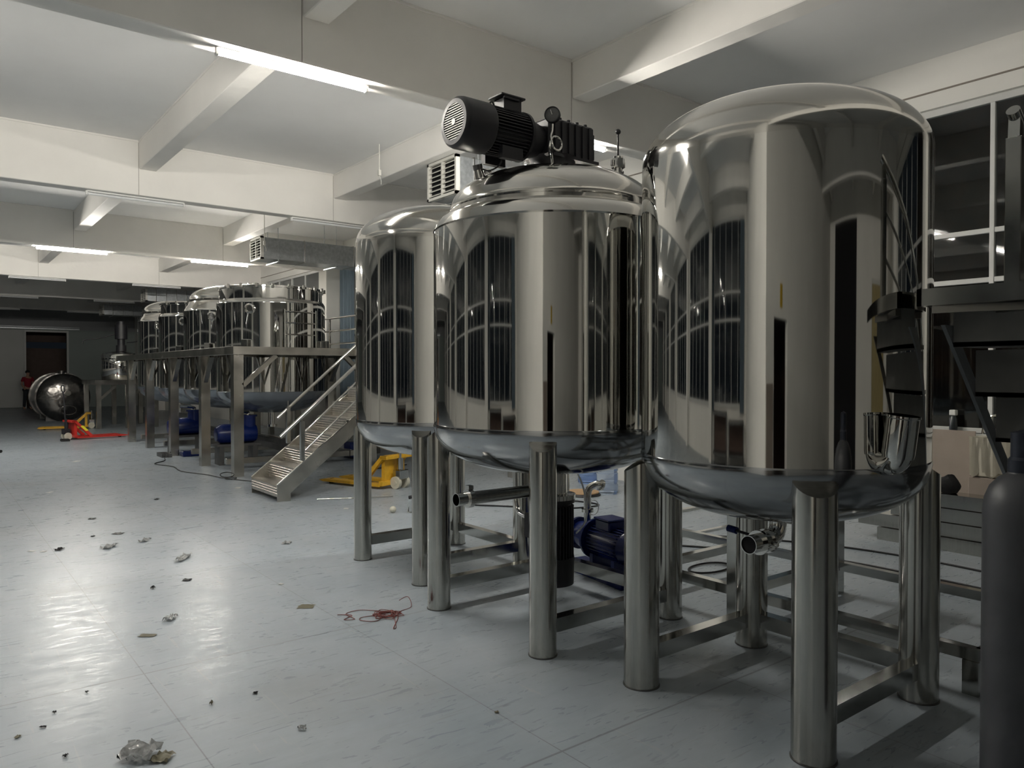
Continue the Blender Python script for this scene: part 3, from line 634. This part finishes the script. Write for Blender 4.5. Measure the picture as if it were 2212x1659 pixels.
bluemotor(4.15,15.9,'blue motor pump under the second platform tank, farther left',.6)
v = B(); bx(v, (3.9,15.1,0),(4.35,15.35,.10),.01); one('blue_box', v, BLUE, 'small flat blue box on the floor between two platform posts', 'box')

# far vessel with mixer, its stand, horizontal tank
fs = thing('tank_stand', 'dark steel stand left of the long platform carrying a small vessel', 'stand', (4.7,25,0))
for x in (-.75,0.0,.75):
    for y in (-1.0,1.0):
        v = B(); bar(v,(x,y,0),(x,y,1.25),.12,.12,(0,1,0)); obj('post', v, FRAME, fs)
v = B(); bx(v,(-.85,-1.1,1.25),(.85,1.1,1.38)); obj('top_frame', v, FRAME, fs)
for s in ((-.7,-.3),(.05,.45)):
    v = B(); bar(v,(s[0],-1.0,.85),(s[1],-1.0,1.24),.07,.07); obj('brace', v, FRAME, fs)
vt = thing('small_vessel', 'small dark polished vessel with upright mixer on the far stand', 'tank', (4.62,24.7,1.38))
v = B(); lathe(v,[(0,0),(.46,0),(.48,.03),(.48,.72),(.44,.78),(.1,.84),(0,.85)],48); obj('shell', v, MIRROR, vt)
v = B(); lathe(v,[(.485,.60),(.5,.60),(.5,.63),(.485,.63)],48); obj('band', v, CHROME, vt)
v = B(); cyl(v,(0.05,0,.84),(0.05,0,1.02),.14); cyl(v,(0.05,0,1.02),(0.05,0,1.2),.10); cyl(v,(.05,0,1.2),(.05,0,1.62),.17,seg=28); cyl(v,(.05,0,1.62),(.05,0,1.72),.12); obj('mixer_motor', v, BLACK, vt)
v = B(); tube(v, smooth_path([(-.95,0,1.05),(-.9,0,1.15),(-.5,0,1.22),(-.1,0,1.35)],6), .015, 6); tube(v, smooth_path([(.2,0,1.1),(.5,0,1.15),(.8,0,1.3),(1.0,0,1.4)],6), .015, 6); obj('power_cable', v, CABLE, vt)
ht = thing('horizontal_tank', 'large dark round-ended tank lying on its side near the far sliding door', 'tank', (3.72,29.8,0))
MT = Matrix.Translation((0,0,.78)) @ Matrix.Rotation(R(90),4,'X')
v = B(); lathe(v,[(.78,-1.2),(.78,1.0)],64,MT); obj('shell', v, mat('dirty_steel',(.24,.23,.22),.2,1,noise=.4,nscale=5,rvar=.1,bump=.02,bscale=4), ht)
DS = bpy.data.materials['dirty_steel']
v = B(); lathe(v,[(.78*math.cos(a)**.8 if math.cos(a)>1e-6 else 0,1.0+.28*math.sin(a)) for a in [math.pi/2*k/12 for k in range(13)]],64,MT); obj('end_dish', v, DS, ht)
v = B(); lathe(v,[(.78*math.cos(a)**.8 if math.cos(a)>1e-6 else 0,-1.2-.28*math.sin(a)) for a in [math.pi/2*k/12 for k in range(13)]],64,MT); obj('end_dish', v, DS, ht)
for y in (.75,-.9):
    v = B(); lathe(v,[(.78,y-.04),(.81,y-.04),(.81,y+.04),(.78,y+.04)],64,MT); obj('band', v, DS, ht)
v = B(); lathe(v,[(.17,0),(.20,0),(.20,.12),(.17,.12),(.17,0)],32,Matrix.Translation((.10,-1.20,.36)) @ Matrix.Rotation(R(90),4,'X') @ Matrix.Diagonal((1.15,.8,1,1))); mw = obj('manway', v, DS, ht)
v = B(); cyl(v,(.10,-1.21,.36),(.10,-1.25,.36),.19); obj('manway_opening', v, DARK, mw)
v = B(); cyl(v,(.08,-1.22,.92),(.08,-1.34,.92),.085,seg=20); obj('nozzle', v, CHROME, ht)
v = B(); cyl(v,(-.02,-.7,1.5),(-.02,-.7,1.66),.12,seg=20); obj('nozzle', v, DS, ht)
for y in (-.8,.8):
    v = B(); bx(v,(-.5,y-.08,0),(.5,y+.08,.16)); obj('saddle', v, DKSTEEL, ht)

# ---------------------------------------------------------------- pallet jacks
def jack(label, loc, rz, paint, sticker=False, tiller=True):
    t = thing('pallet_jack', label, 'pallet jack', (*loc,0), rz)
    for s in (-1,1):
        v = B(); prism(v, [(s*.19-.08,.0),(s*.19+.08,.0),(s*.19+.08,.0)], 'z', 0,.001) if False else None
        pts = [(0,.07),(1.08,.07),(1.16,.055),(1.18,.045),(1.10,.03),(.0,.035)]
        prism(v, pts, 'y', s*.19-.08, s*.19+.08); obj('fork', v, paint, t)
        v = B(); cyl(v,(1.0,s*.19-.03,.037),(1.0,s*.19+.03,.037),.036); obj('load_wheel', v, RUBBER, t)
    v = B()
    for s in (-1,1):
        prism(v, [(.30,.05),(.36,.09),(-.02,.46),(-.12,.46),(-.12,.42),(-.05,.42)], 'y', s*.235-.025, s*.235+.025)
    bx(v,(-.13,-.26,.41),(0,.26,.46),.006); bx(v,(-.06,-.26,.05),(.02,.26,.11),.004); prism(v,[(-.04,.1),(.02,.1),(.02,.42),(-.04,.42)],'y',-.2,.2)
    obj('head_frame', v, paint, t)
    v = B(); cyl(v,(-.14,0,.12),(-.14,0,.42),.045); bx(v,(-.22,-.09,.13),(-.08,.09,.26),.01); cyl(v,(-.14,0,.42),(-.14,0,.5),.02); obj('pump_unit', v, BAR if not sticker else BLACK, t)
    for s in (-1,1):
        v = B(); cyl(v,(-.14,s*.11,.085),(-.14,s*.06,.085),.085,seg=28); cyl(v,(-.14,s*.115,.085),(-.14,s*.055,.085),.03); w_ = obj('steer_wheel', v, CREAM, t)
    if sticker:
        for s in (-1,1):
            v = B(); pts = [(.19,.20),(.255,.21),(.13,.335),(.065,.325)]; prism(v, pts, 'y', s*.262-.001, s*.262+.001); obj('sticker', v, STICK, t)
    if tiller:
        v = B(); cyl(v,(-.16,0,.42),(-.20,0,1.12),.017); obj('tiller', v, BLACK, t)
        v = B(); tube(v, smooth_path([(-.20,0,1.12),(-.205,.09,1.17),(-.21,.08,1.27),(-.21,0,1.29),(-.21,-.08,1.27),(-.205,-.09,1.17),(-.20,0,1.12)],5), .012, 8); obj('tiller_grip', v, BLACK, t)
    return t
jack('yellow pallet jack parked behind the leftmost front tank, wheels facing right', (5.17,9.32), math.atan2(10.42-9.32,4.80-5.17), YELLOW, tiller=False)
jack('red pallet jack with yellow sticker, forks pointing right toward the platform', (2.86,20.75), math.atan2(.25,1.1), RED, True)
jack('yellow pallet jack farthest away, forks pointing left in front of the lying tank', (3.72,24.6), math.atan2(.25,-1.5), YELLOW, tiller=False)
v = B(); bx(v, (2.55,20.15,0),(2.72,20.4,.05)); one('dark_wedge', v, RUBBER, 'dark flat block on the floor beside the red pallet jack wheel', 'block')

# ---------------------------------------------------------------- right side: movable steps, gas bottle
DKS = mat('dim_bare_steel', (.30,.29,.27), .3, .9, noise=.2, nscale=5, rvar=.08)
STEPM = mat('dark_step_plate', (.25,.245,.235), .6, .2, noise=.15)
ms = thing('movable_steps', 'dark steel work steps with guard post cut off by the right picture edge', 'steps', (3.27,1.1,0))
def ML(x,y,z): return (x-3.27,y-1.1,z)
ZD = 1.945
v = B(); bx(v, ML(3.27,.35,ZD-.07), ML(3.29,1.45,ZD)); bx(v, ML(3.27,1.43,ZD-.07), ML(3.62,1.45,ZD)); bx(v, ML(3.29,.37,ZD-.02), ML(3.62,1.43,ZD-.005)); bx(v, ML(3.60,.35,ZD-.07), ML(3.62,1.43,ZD)); obj('landing', v, BAR, ms)
for a_,c_ in (((3.3,1.40),(3.6,.5)),((3.3,.9),(3.6,1.4))):
    v = B(); bar(v, ML(a_[0],a_[1],ZD-.085), ML(c_[0],c_[1],ZD-.085), .03,.03); obj('stiffener', v, DKS, ms)
n = 8; rs = ZD/(n+1); rn = .27
for y in (1.40,.40):
    v = B(); prism(v, [(ML(3.40,0,0)[0],1.80),(ML(3.40,0,0)[0]+.09,1.80),(ML(3.40,0,0)[0]+.09+1.72*.74/ .74,.08),(ML(3.40,0,0)[0]+1.72,.08)],'y', y-1.1-.008, y-1.1+.008); obj('stringer', v, mat('blue_grey_stringer',(.30,.32,.34),.4,.5) if y>1 else DKS, ms)
for k in range(n):
    z = ZD-rs*(k+1); x = 3.50+.235*k
    v = B(); bx(v, ML(x-.02,.41,z-.02), ML(x+.27,1.39,z)); bx(v, ML(x-.02,.41,z-.02), ML(x-.005,1.39,z+rs-.03)); obj('step', v, STEPM, ms)
for y in (1.11,):
    v = B(); bx(v, ML(3.295,y-.028,ZD), ML(3.345,y+.028,2.50),.003); obj('guard_post', v, BAR, ms)
    v = B(); prism(v,[(3.30-3.27,2.50),(3.34-3.27,2.50),(3.335-3.27,2.575),(3.305-3.27,2.575)],'y',y-1.1-.02,y-1.1+.02); obj('bracket', v, BAR, ms)
    v = B(); cyl(v, ML(3.29,y,2.60), ML(4.6,y,1.7), .024); obj('handrail', v, BAR, ms)
    for dz in (.2,.42):
        v = B(); cyl(v, ML(3.345,y,2.55-dz), ML(4.6,y,1.7-dz), .012); obj('mid_rail', v, BAR, ms)
    v = B(); bx(v, ML(4.6,y-.02,.0), ML(4.64,y+.02,1.72)); obj('end_post', v, DKS, ms)
gc = thing('gas_cylinder', 'dark grey gas cylinder standing at the right picture edge', 'gas cylinder', (2.875,.93,0))
v = B(); lathe(v,[(0,0),(.105,0),(.115,.02),(.115,1.14),(.11,1.18),(.095,1.22),(.07,1.25),(.045,1.265),(.04,1.28),(0,1.28)],48); obj('body', v, GASM, gc)
v = B(); lathe(v,[(.04,1.27),(.044,1.27),(.044,1.31),(.036,1.32),(.036,1.40),(0,1.41)],28); obj('neck_valve', v, mat('valve_dark',(.03,.035,.05),.4,.4), gc)

# ---------------------------------------------------------------- by the right wall
for k,(yo,zz) in enumerate(((3.55,.0),(3.75,.125),(3.45,.25),(3.2,.375))):
    v = B(); x = 7.22+.03*k; y0_,y1_ = .9+.2*k, yo
    v2 = [(x,zz),(x+.22,zz),(x+.22,zz+.012),(x+.012,zz+.012),(x+.012,zz+.108),(x+.22,zz+.108),(x+.22,zz+.12),(x,zz+.12)]
    prism(v, v2, 'y', y0_, y1_)
    one('steel_channel', v, LEG, 'long steel channel in the pile by the window wall, '+['bottom one','second from the bottom','second from the top','topmost one, under the black cloth'][k], 'steel profile', 'steel channels piled by the wall')
v = B(); box(v, (8.03,3.28,.72), (.012,.54,.62), Matrix.Rotation(R(6),3,'Y'), .002); one('cardboard_sheet', v, CARD, 'brown cardboard sheet leaning under the window sill behind the channels', 'cardboard')
v = B(); bx(v,(7.84,2.60,.0),(8.12,2.99,.612),.008); one('cardboard_box', v, CARD, 'brown cardboard box against the wall right of the leaning cardboard sheet', 'box')
v = B()
n_=12; rows=[]
for i in range(3):
    z = [.995,.80,.64][i]
    rows.append([v.verts.new((7.83+.012*math.sin(k*2.1+i), 2.60+.38*k/n_, z-(.03*math.sin(k*1.3) if i==2 else 0))) for k in range(n_+1)])
for a,c in zip(rows,rows[1:]):
    for k in range(n_): v.faces.new((a[k],a[k+1],c[k+1],c[k]))
bmesh.ops.solidify(v, geom=v.faces[:], thickness=.005)
bx(v,(7.835,2.60,.62),(8.12,2.98,.99),.01)
one('white_sack', v, CLOTHW, 'off-white sack standing on the cardboard box below the window', 'sack')
v = B(); bmesh.ops.create_icosphere(v, subdivisions=3, radius=1)
for q in v.verts:
    q.co = Vector((7.40+q.co.x*.12, 3.12+q.co.y*.24, .565+max(-.07,q.co.z*.10*(1+.5*math.sin(q.co.y*7)))))
one('black_cloth', v, CLOTHB, 'crumpled black cloth lying on the topmost steel channel', 'cloth')
sb = thing('spray_bottle', 'dark spray bottle standing on the window sill with pale cap', 'bottle', (8.155,3.25,1.0))
v = B(); lathe(v,[(0,0),(.035,0),(.038,.02),(.038,.14),(.02,.17),(0,.17)],24); obj('body', v, mat('dark_bottle',(.03,.035,.04),.2), sb)
v = B(); bx(v,(-.03,-.03,.17),(.03,.03,.225),.006); obj('cap', v, STICKW, sb)
v = B(); tube(v, smooth_path([(8.17,2.99,1.0),(8.17,2.97,1.12),(8.17,2.90,1.18),(8.17,2.80,1.17),(8.17,2.76,1.10)],6), .012, 8); one('chrome_spout', v, CHROME, 'curved chrome spout on the window sill beside the spray bottle', 'spout')

# ---------------------------------------------------------------- small things on the floor
def jug(x,y,m,label):
    t = thing('water_jug', label, 'water jug', (x,y,0), 0)
    v = B(); lathe(v,[(0,0),(.125,0),(.14,.02),(.14,.12),(.132,.13),(.132,.15),(.14,.16),(.14,.27),(.132,.28),(.132,.30),(.14,.31),(.135,.36),(.09,.41),(.035,.44),(.03,.48),(0,.48)],40); obj('body', v, m, t)
    v = B(); cyl(v,(0,0,.48),(0,0,.50),.032); obj('cap', v, WHITESC, t)
jug(7.60,7.95,JUG,'blue plastic water jug, farther of the two behind the mixing tank')
jug(7.15,7.10,JUGC,'clear bluish water jug, nearer of the two behind the mixing tank')
v = B(); cyl(v,(6.80,7.2,.035),(6.80,7.2,.05),.21,seg=48); one('plywood_disc', v, WOOD, 'round tan plywood disc lying on a coiled cable behind the mixing tank', 'disc')
v = B()
for k in range(3): tube(v,[(6.80+(.225-.012*k)*math.cos(q),7.2+(.225-.012*k)*math.sin(q),.01+.009*k) for q in [2*math.pi*j/40 for j in range(40)]], .009, 6, True)
one('cable_coil', v, CABLE, 'black cable coiled under the plywood disc', 'cable')
jr = thing('glass_jar', 'clear glass jar with black lid beside the leftmost front tank', 'jar', (4.42,7.52,0))
v = B(); lathe(v,[(0,0),(.05,0),(.055,.01),(.055,.13),(.04,.15),(.036,.16),(0,.16)],28); obj('jar_body', v, CLEARG, jr)
v = B(); cyl(v,(0,0,.16),(0,0,.185),.04); obj('jar_lid', v, BLACK, jr)
v = B(); bmesh.ops.create_uvsphere(v,u_segments=20,v_segments=12,radius=.038,matrix=Matrix.Translation((4.23,7.62,.038)))
one('white_ball_cap', v, CREAM, 'small round cream cap on the floor left of the glass jar', 'cap')
v = B(); bx(v,(6.28,12.92,0),(6.62,13.2,.30),.01); bx(v,(6.42,12.915,.18),(6.47,12.92,.23)); one('blue_crate', v, BLUE, 'bright blue crate on the floor beyond the staircase, under the platform', 'crate')
v = B(); bx(v,(4.75,12.6,0),(4.93,12.75,.12),.01); one('grey_block', v, GALV, 'pale block on the floor beneath the nearest platform tank', 'block')
v = B()
for k in range(3): bx(v,(3.55+.05*k,15.2-.02*k,.0),(3.62+.05*k,15.6,.07))
one('steel_offcut', v, DKSTEEL, 'short dark steel profile offcut left of the platform posts', 'offcut')
def floor_curve(name, pts, r, m, label, cat, z=None, k=8):
    v = B(); tube(v, smooth_path([(p[0],p[1],(p[2] if len(p)>2 else r)) for p in pts],k), r, 6); return one(name, v, m, label, cat)
floor_curve('power_cable',[(3.55,15.0),(3.45,14.6),(3.2,14.2),(3.35,13.6),(3.3,12.9),(3.5,12.2),(3.58,11.7),(3.75,11.2),(3.95,10.8),(4.3,10.6)], .008, CABLE, 'thin black cable running along the floor from the platform posts to the staircase', 'cable')
v = B(); tube(v,[(3.62+.10*math.cos(q),11.6+.06*math.sin(q),.03+.03*(1+math.sin(q))) for q in [2*math.pi*j/24 for j in range(24)]], .007, 6, True)
tube(v,[(3.66+.08*math.cos(q),11.55+.1*math.sin(q),.012) for q in [2*math.pi*j/24 for j in range(24)]], .007, 6, True); one('cable_loop', v, CABLE, 'small black cable loop at the foot of the front platform post', 'cable')
floor_curve('power_cable',[(4.6,9.3),(4.95,9.75),(5.3,10.4),(5.9,11.2),(6.6,11.4)], .009, CABLE, 'black cable on the floor beyond the foot of the staircase', 'cable')
floor_curve('power_cable',[(4.8,7.9),(5.4,7.2),(5.9,6.6),(6.4,6.5),(6.3,7.0),(5.7,7.7)], .01, CABLE, 'black cable looping on the floor between the mixing tank legs and plywood disc', 'cable')
floor_curve('power_cable',[(5.6,5.2),(6.2,4.4),(6.6,3.6),(6.7,2.8),(6.6,1.8)], .009, CABLE, 'long black cable behind the largest tank, farther of two parallel ones', 'cable')
floor_curve('power_cable',[(5.2,4.9),(5.7,4.2),(6.1,3.4),(6.15,2.6),(6.1,1.6)], .009, CABLE, 'long black cable behind the largest tank, nearer of two parallel ones', 'cable')
v = B(); tube(v,[(5.05+.22*math.cos(q),3.85+.12*math.sin(q),.01) for q in [2*math.pi*j/36 for j in range(36)]], .008, 6, True); one('cable_ring', v, CABLE, 'thin black cable ring on the floor seen between big tank legs', 'cable')
v = B(); tube(v,[(6.3+.14*math.cos(q),2.1+.14*math.sin(q),.01) for q in [2*math.pi*j/36 for j in range(36)]], .008, 6, True); one('cable_ring', v, CABLE, 'thin black cable ring on the floor just left of the gas cylinder', 'cable')
# red wire tangle
random.seed(11)
pts = [(2.15,4.62),(2.22,4.55),(2.14,4.50),(2.20,4.47),(2.20,4.60),(2.30,4.62),(2.38,4.55)]
for k in range(26):
    a = k*2.3; r_ = .05+.09*random.random(); pts.append((2.40+r_*1.0*math.cos(a), 4.42+r_*.8*math.sin(a), .004+.0015*(k%7)))
pts += [(2.30,4.35),(2.22,4.42),(2.26,4.47),(2.42,4.40),(2.34,4.18),(2.31,4.16),(2.42,4.30),(2.50,4.42),(2.62,4.47),(2.64,4.55,.05),(2.60,4.60,.02)]
pts = [(*p[:2], p[2] if len(p) > 2 else .004) for p in pts]
v = B(); tube(v, smooth_path(pts,6), .0024, 5); one('wire_tangle', v, CABLER, 'tangled thin red wire on the floor beside the mixing tank leg', 'wire')
# dark flat bar at the far left and rod
v = B(); tube(v, smooth_path([(.2,18.9,.03),(.6,18.6,.03),(1.0,18.35,.035),(1.25,18.1,.03)],6), .03, 8); one('black_hose', v, RUBBER, 'black rubber hose lying on the floor at the left picture edge', 'hose')
v = B(); cyl(v,(3.9,8.95,.012),(4.75,8.55,.012),.008); one('steel_rod', v, CHROME, 'thin shiny rod on the floor right of the staircase foot', 'rod')
# white channel strip across the floor right behind
v = B(); bx(v,(5.28,4.75,0),(7.0,4.80,.02)); one('floor_strip', v, CHROME, 'bright metal strip lying on the floor behind the skid frame', 'strip')
v = B(); bx(v,(4.9,5.6,0),(7.3,5.68,.03)); one('steel_profile', v, LEG, 'long thin steel profile on the floor right of the blue pump', 'steel profile')
# scraps
def scrap(x, y, sx, sy, m, label, name='scrap', h=.012, seed=0, ang=0, group=None):
    rnd = random.Random(seed); v = B(); n = 7; g = []
    for i in range(n):
        row = []
        for j in range(n):
            a, c = i/(n-1)-.5, j/(n-1)-.5
            rr = 1-.25*rnd.random() if max(abs(a),abs(c)) > .45 else 1
            px, py = a*sx*rr, c*sy*rr
            row.append(v.verts.new((x+px*math.cos(ang)-py*math.sin(ang), y+px*math.sin(ang)+py*math.cos(ang), .002+h*rnd.random())))
        g.append(row)
    for i in range(n-1):
        for j in range(n-1): v.faces.new((g[i][j],g[i+1][j],g[i+1][j+1],g[i][j+1]))
    bmesh.ops.solidify(v, geom=v.faces[:], thickness=.0012)
    return one(name, v, m, label, 'scrap', group)
scrap(0.70, 3.42, .16, .13, PLASTIC, 'large crumpled sheet of film at the bottom edge of the floor', 'crumpled_film', 0.050, 0, R(-38))
scrap(0.77, 3.34, 0.089, 0.084, BRNSC, 'thin twisted dark strip right of the large crumpled film', 'bark_strip', 0.020, 1, R(-38))
scrap(1.07, 4.97, 0.110, 0.061, BRNSC, 'brown oval tape patch on the floor left of the shiny foil', 'tape_patch', 0.002, 2, R(-38))
scrap(2.06, 4.92, 0.117, 0.101, BRNSC, 'pale brown tape patch crossing a floor seam', 'tape_patch', 0.002, 3, R(-38))
scrap(1.26, 5.21, 0.066, 0.115, PLASTIC, 'shiny folded foil scrap in the middle of the open floor', 'foil_scrap', 0.030, 4, R(-38))
scrap(1.33, 3.23, 0.043, 0.021, PLASTIC, 'small boat-shaped foil scrap near the bottom centre', 'foil_scrap', 0.020, 5, R(-38))
scrap(1.34, 6.03, 0.027, 0.055, BLACK, 'small black plug lying on the open floor', 'black_plug', 0.020, 6, R(-38))
scrap(1.60, 6.11, 0.069, 0.066, BLACK, 'long dark splinter right of the black plug', 'dark_splinter', 0.008, 7, R(-38))
scrap(1.66, 7.78, 0.074, 0.137, PLASTIC, 'shiny film scrap in the farther row of litter', 'film_scrap', 0.030, 8, R(-38))
scrap(1.34, 7.70, 0.099, 0.172, PLASTIC, 'crumpled clear film at the middle of the litter row', 'film_scrap', 0.030, 9, R(-38))
scrap(1.76, 6.83, 0.077, 0.260, PLASTIC, 'clear film puff nearer than the litter row', 'film_scrap', 0.040, 10, R(-38))
scrap(0.77, 7.96, 0.071, 0.056, WHITESC, 'white scrap at the left end of the litter row', 'white_scrap', 0.004, 11, R(-38))
scrap(0.85, 7.88, 0.056, 0.056, WHITESC, 'white scrap second from the left in the litter row', 'white_scrap', 0.004, 12, R(-38))
scrap(0.97, 7.87, 0.070, 0.086, BLACK, 'dark crumpled scrap in the litter row', 'dark_scrap', 0.020, 13, R(-38))
scrap(1.53, 8.30, 0.101, 0.101, BLACK, 'dark splinter beyond the litter row', 'dark_splinter', 0.008, 14, R(-38))
scrap(1.46, 9.32, 0.079, 0.077, BLACK, 'thin dark splinter farthest back on the open floor', 'dark_splinter', 0.008, 15, R(-38))
scrap(1.31, 8.31, 0.029, 0.049, BLACK, 'tiny black bit left of the shiny film scrap', 'dark_scrap', 0.010, 16, R(-38))
scrap(2.33, 10.25, 0.060, 0.080, BLACK, 'dark bit far back left of the staircase foot', 'dark_scrap', 0.010, 17, R(-38))
scrap(3.45, 10.58, 0.098, 0.152, WHITESC, 'white paper slip just left of the staircase foot', 'paper_scrap', 0.003, 18, R(-38))
scrap(3.92, 8.18, 0.065, 0.105, WHITESC, 'white paper slip left of the leftmost tank leg', 'paper_scrap', 0.003, 19, R(-38))
scrap(2.19, 15.51, 0.127, 0.222, WHITESC, 'white paper slip far back left on the floor', 'paper_scrap', 0.003, 20, R(-38))
scrap(1.34, 11.72, 0.063, 0.124, WHITESC, 'white paper slip near the left picture edge', 'paper_scrap', 0.003, 21, R(-38))
scrap(2.13, 5.56, 0.042, 0.044, WHITESC, 'small white chip on the seam left of the mixing tank leg', 'white_scrap', 0.004, 22, R(-38))
scrap(0.48, 4.11, 0.019, 0.018, BLACK, 'small dark oval scrap at lower left in the lamp reflection', 'dark_scrap', 0.008, 23, R(-38))
scrap(0.64, 4.27, 0.016, 0.016, BLACK, 'tiny dark scrap above the oval one in the lamp reflection', 'dark_scrap', 0.008, 24, R(-38))
scrap(0.32, 3.93, 0.022, 0.034, BRNSC, 'rust brown triangular scrap at the lower left corner', 'brown_scrap', 0.006, 25, R(-38))
scrap(0.42, 3.97, 0.033, 0.014, BLACK, 'dark splinter at the lower left near the corner scrap', 'dark_splinter', 0.006, 26, R(-38))
scrap(1.09, 3.75, 0.015, 0.030, BRNSC, 'small olive cube-like bit in the lower middle floor', 'brown_scrap', 0.015, 27, R(-38))
scrap(1.30, 3.74, 0.024, 0.024, BLACK, 'short bent dark sliver in the lower middle floor', 'dark_splinter', 0.008, 28, R(-38))
scrap(0.46, 3.61, 0.022, 0.023, BLACK, 'small dark twig near the bottom left edge', 'dark_scrap', 0.010, 29, R(-38))
scrap(2.12, 2.83, 0.022, 0.020, BRNSC, 'tiny brown bit under the mixing tank front leg area', 'brown_scrap', 0.006, 31, R(-38))
scrap(2.69, 6.86, 0.084, 0.104, PLASTIC, 'clear film scrap between the staircase and leftmost tank', 'film_scrap', 0.020, 32, R(-38))

# ---------------------------------------------------------------- the person by the far door
def person(x, y, rz):
    t = thing('person', 'person in a red shirt and dark trousers standing by the far doorway', 'person', (x,y,0), rz)
    def skin(name, verts, edges, radii, m):
        me = bpy.data.meshes.new(name); me.from_pydata(verts, edges, []); me.materials.append(m)
        o = bpy.data.objects.new(name, me); C.objects.link(o); o.parent = t
        md = o.modifiers.new('skin','SKIN'); md.use_smooth_shade = True
        for i, r_ in enumerate(radii): me.skin_vertices[0].data[i].radius = r_ if isinstance(r_, tuple) else (r_, r_)
        me.skin_vertices[0].data[0].use_root = True
        s = o.modifiers.new('sub','SUBSURF'); s.levels = 1; s.render_levels = 1; return o
    V = [(0,0,.88),(0,0,1.05),(0,-.01,1.25),(0,0,1.38),(0,0,1.44),(0,-.02,1.53),(0,-.02,1.62),
         (.17,0,1.35),(.23,.0,1.10),(.21,-.10,.88),(.21,-.13,.80),(-.17,0,1.35),(-.24,.02,1.10),(-.20,-.14,.92),(-.19,-.19,.86),
         (.09,0,.82),(.10,-.01,.46),(.10,.01,.08),(.11,-.12,.03),(-.09,0,.82),(-.11,.02,.46),(-.13,.05,.08),(-.14,-.07,.03)]
    Ed = [(0,1),(1,2),(2,3),(3,4),(4,5),(5,6),(3,7),(7,8),(8,9),(9,10),(3,11),(11,12),(12,13),(13,14),(0,15),(15,16),(16,17),(17,18),(0,19),(19,20),(20,21),(21,22)]
    Rd = [(.13,.10),(.12,.09),(.15,.10),(.11,.08),.05,(.07,.085),(.07,.08),.055,.042,.032,.035,.055,.042,.032,.035,.085,.06,.04,.035,.085,.06,.04,.035]
    skin('body', V, Ed, Rd, SKIN)
    skin('shirt', [(0,0,.90),(0,0,1.05),(0,-.01,1.25),(0,0,1.39),(.17,0,1.36),(.22,0,1.18),(-.17,0,1.36),(-.23,.015,1.18)], [(0,1),(1,2),(2,3),(3,4),(4,5),(3,6),(6,7)], [(.15,.12),(.145,.115),(.17,.12),(.12,.095),.07,.058,.07,.058], SHIRT)
    skin('trousers', [(0,0,.90),(.09,0,.82),(.10,-.01,.46),(.10,.01,.10),(-.09,0,.82),(-.11,.02,.46),(-.13,.05,.10)], [(0,1),(1,2),(2,3),(0,4),(4,5),(5,6)], [(.145,.115),.1,.075,.06,.1,.075,.06], TROUS)
    v = B(); bmesh.ops.create_uvsphere(v, u_segments=16, v_segments=10, radius=.1, matrix=Matrix.Translation((0,.005,1.62)) @ Matrix.Diagonal((.88,1,.85,1)))
    bmesh.ops.delete(v, geom=[q for q in v.verts if q.co.z < 1.58 and q.co.y < .02], context='VERTS'); obj('hair', v, HAIR, t)
person(3.62, 38.4, R(20))
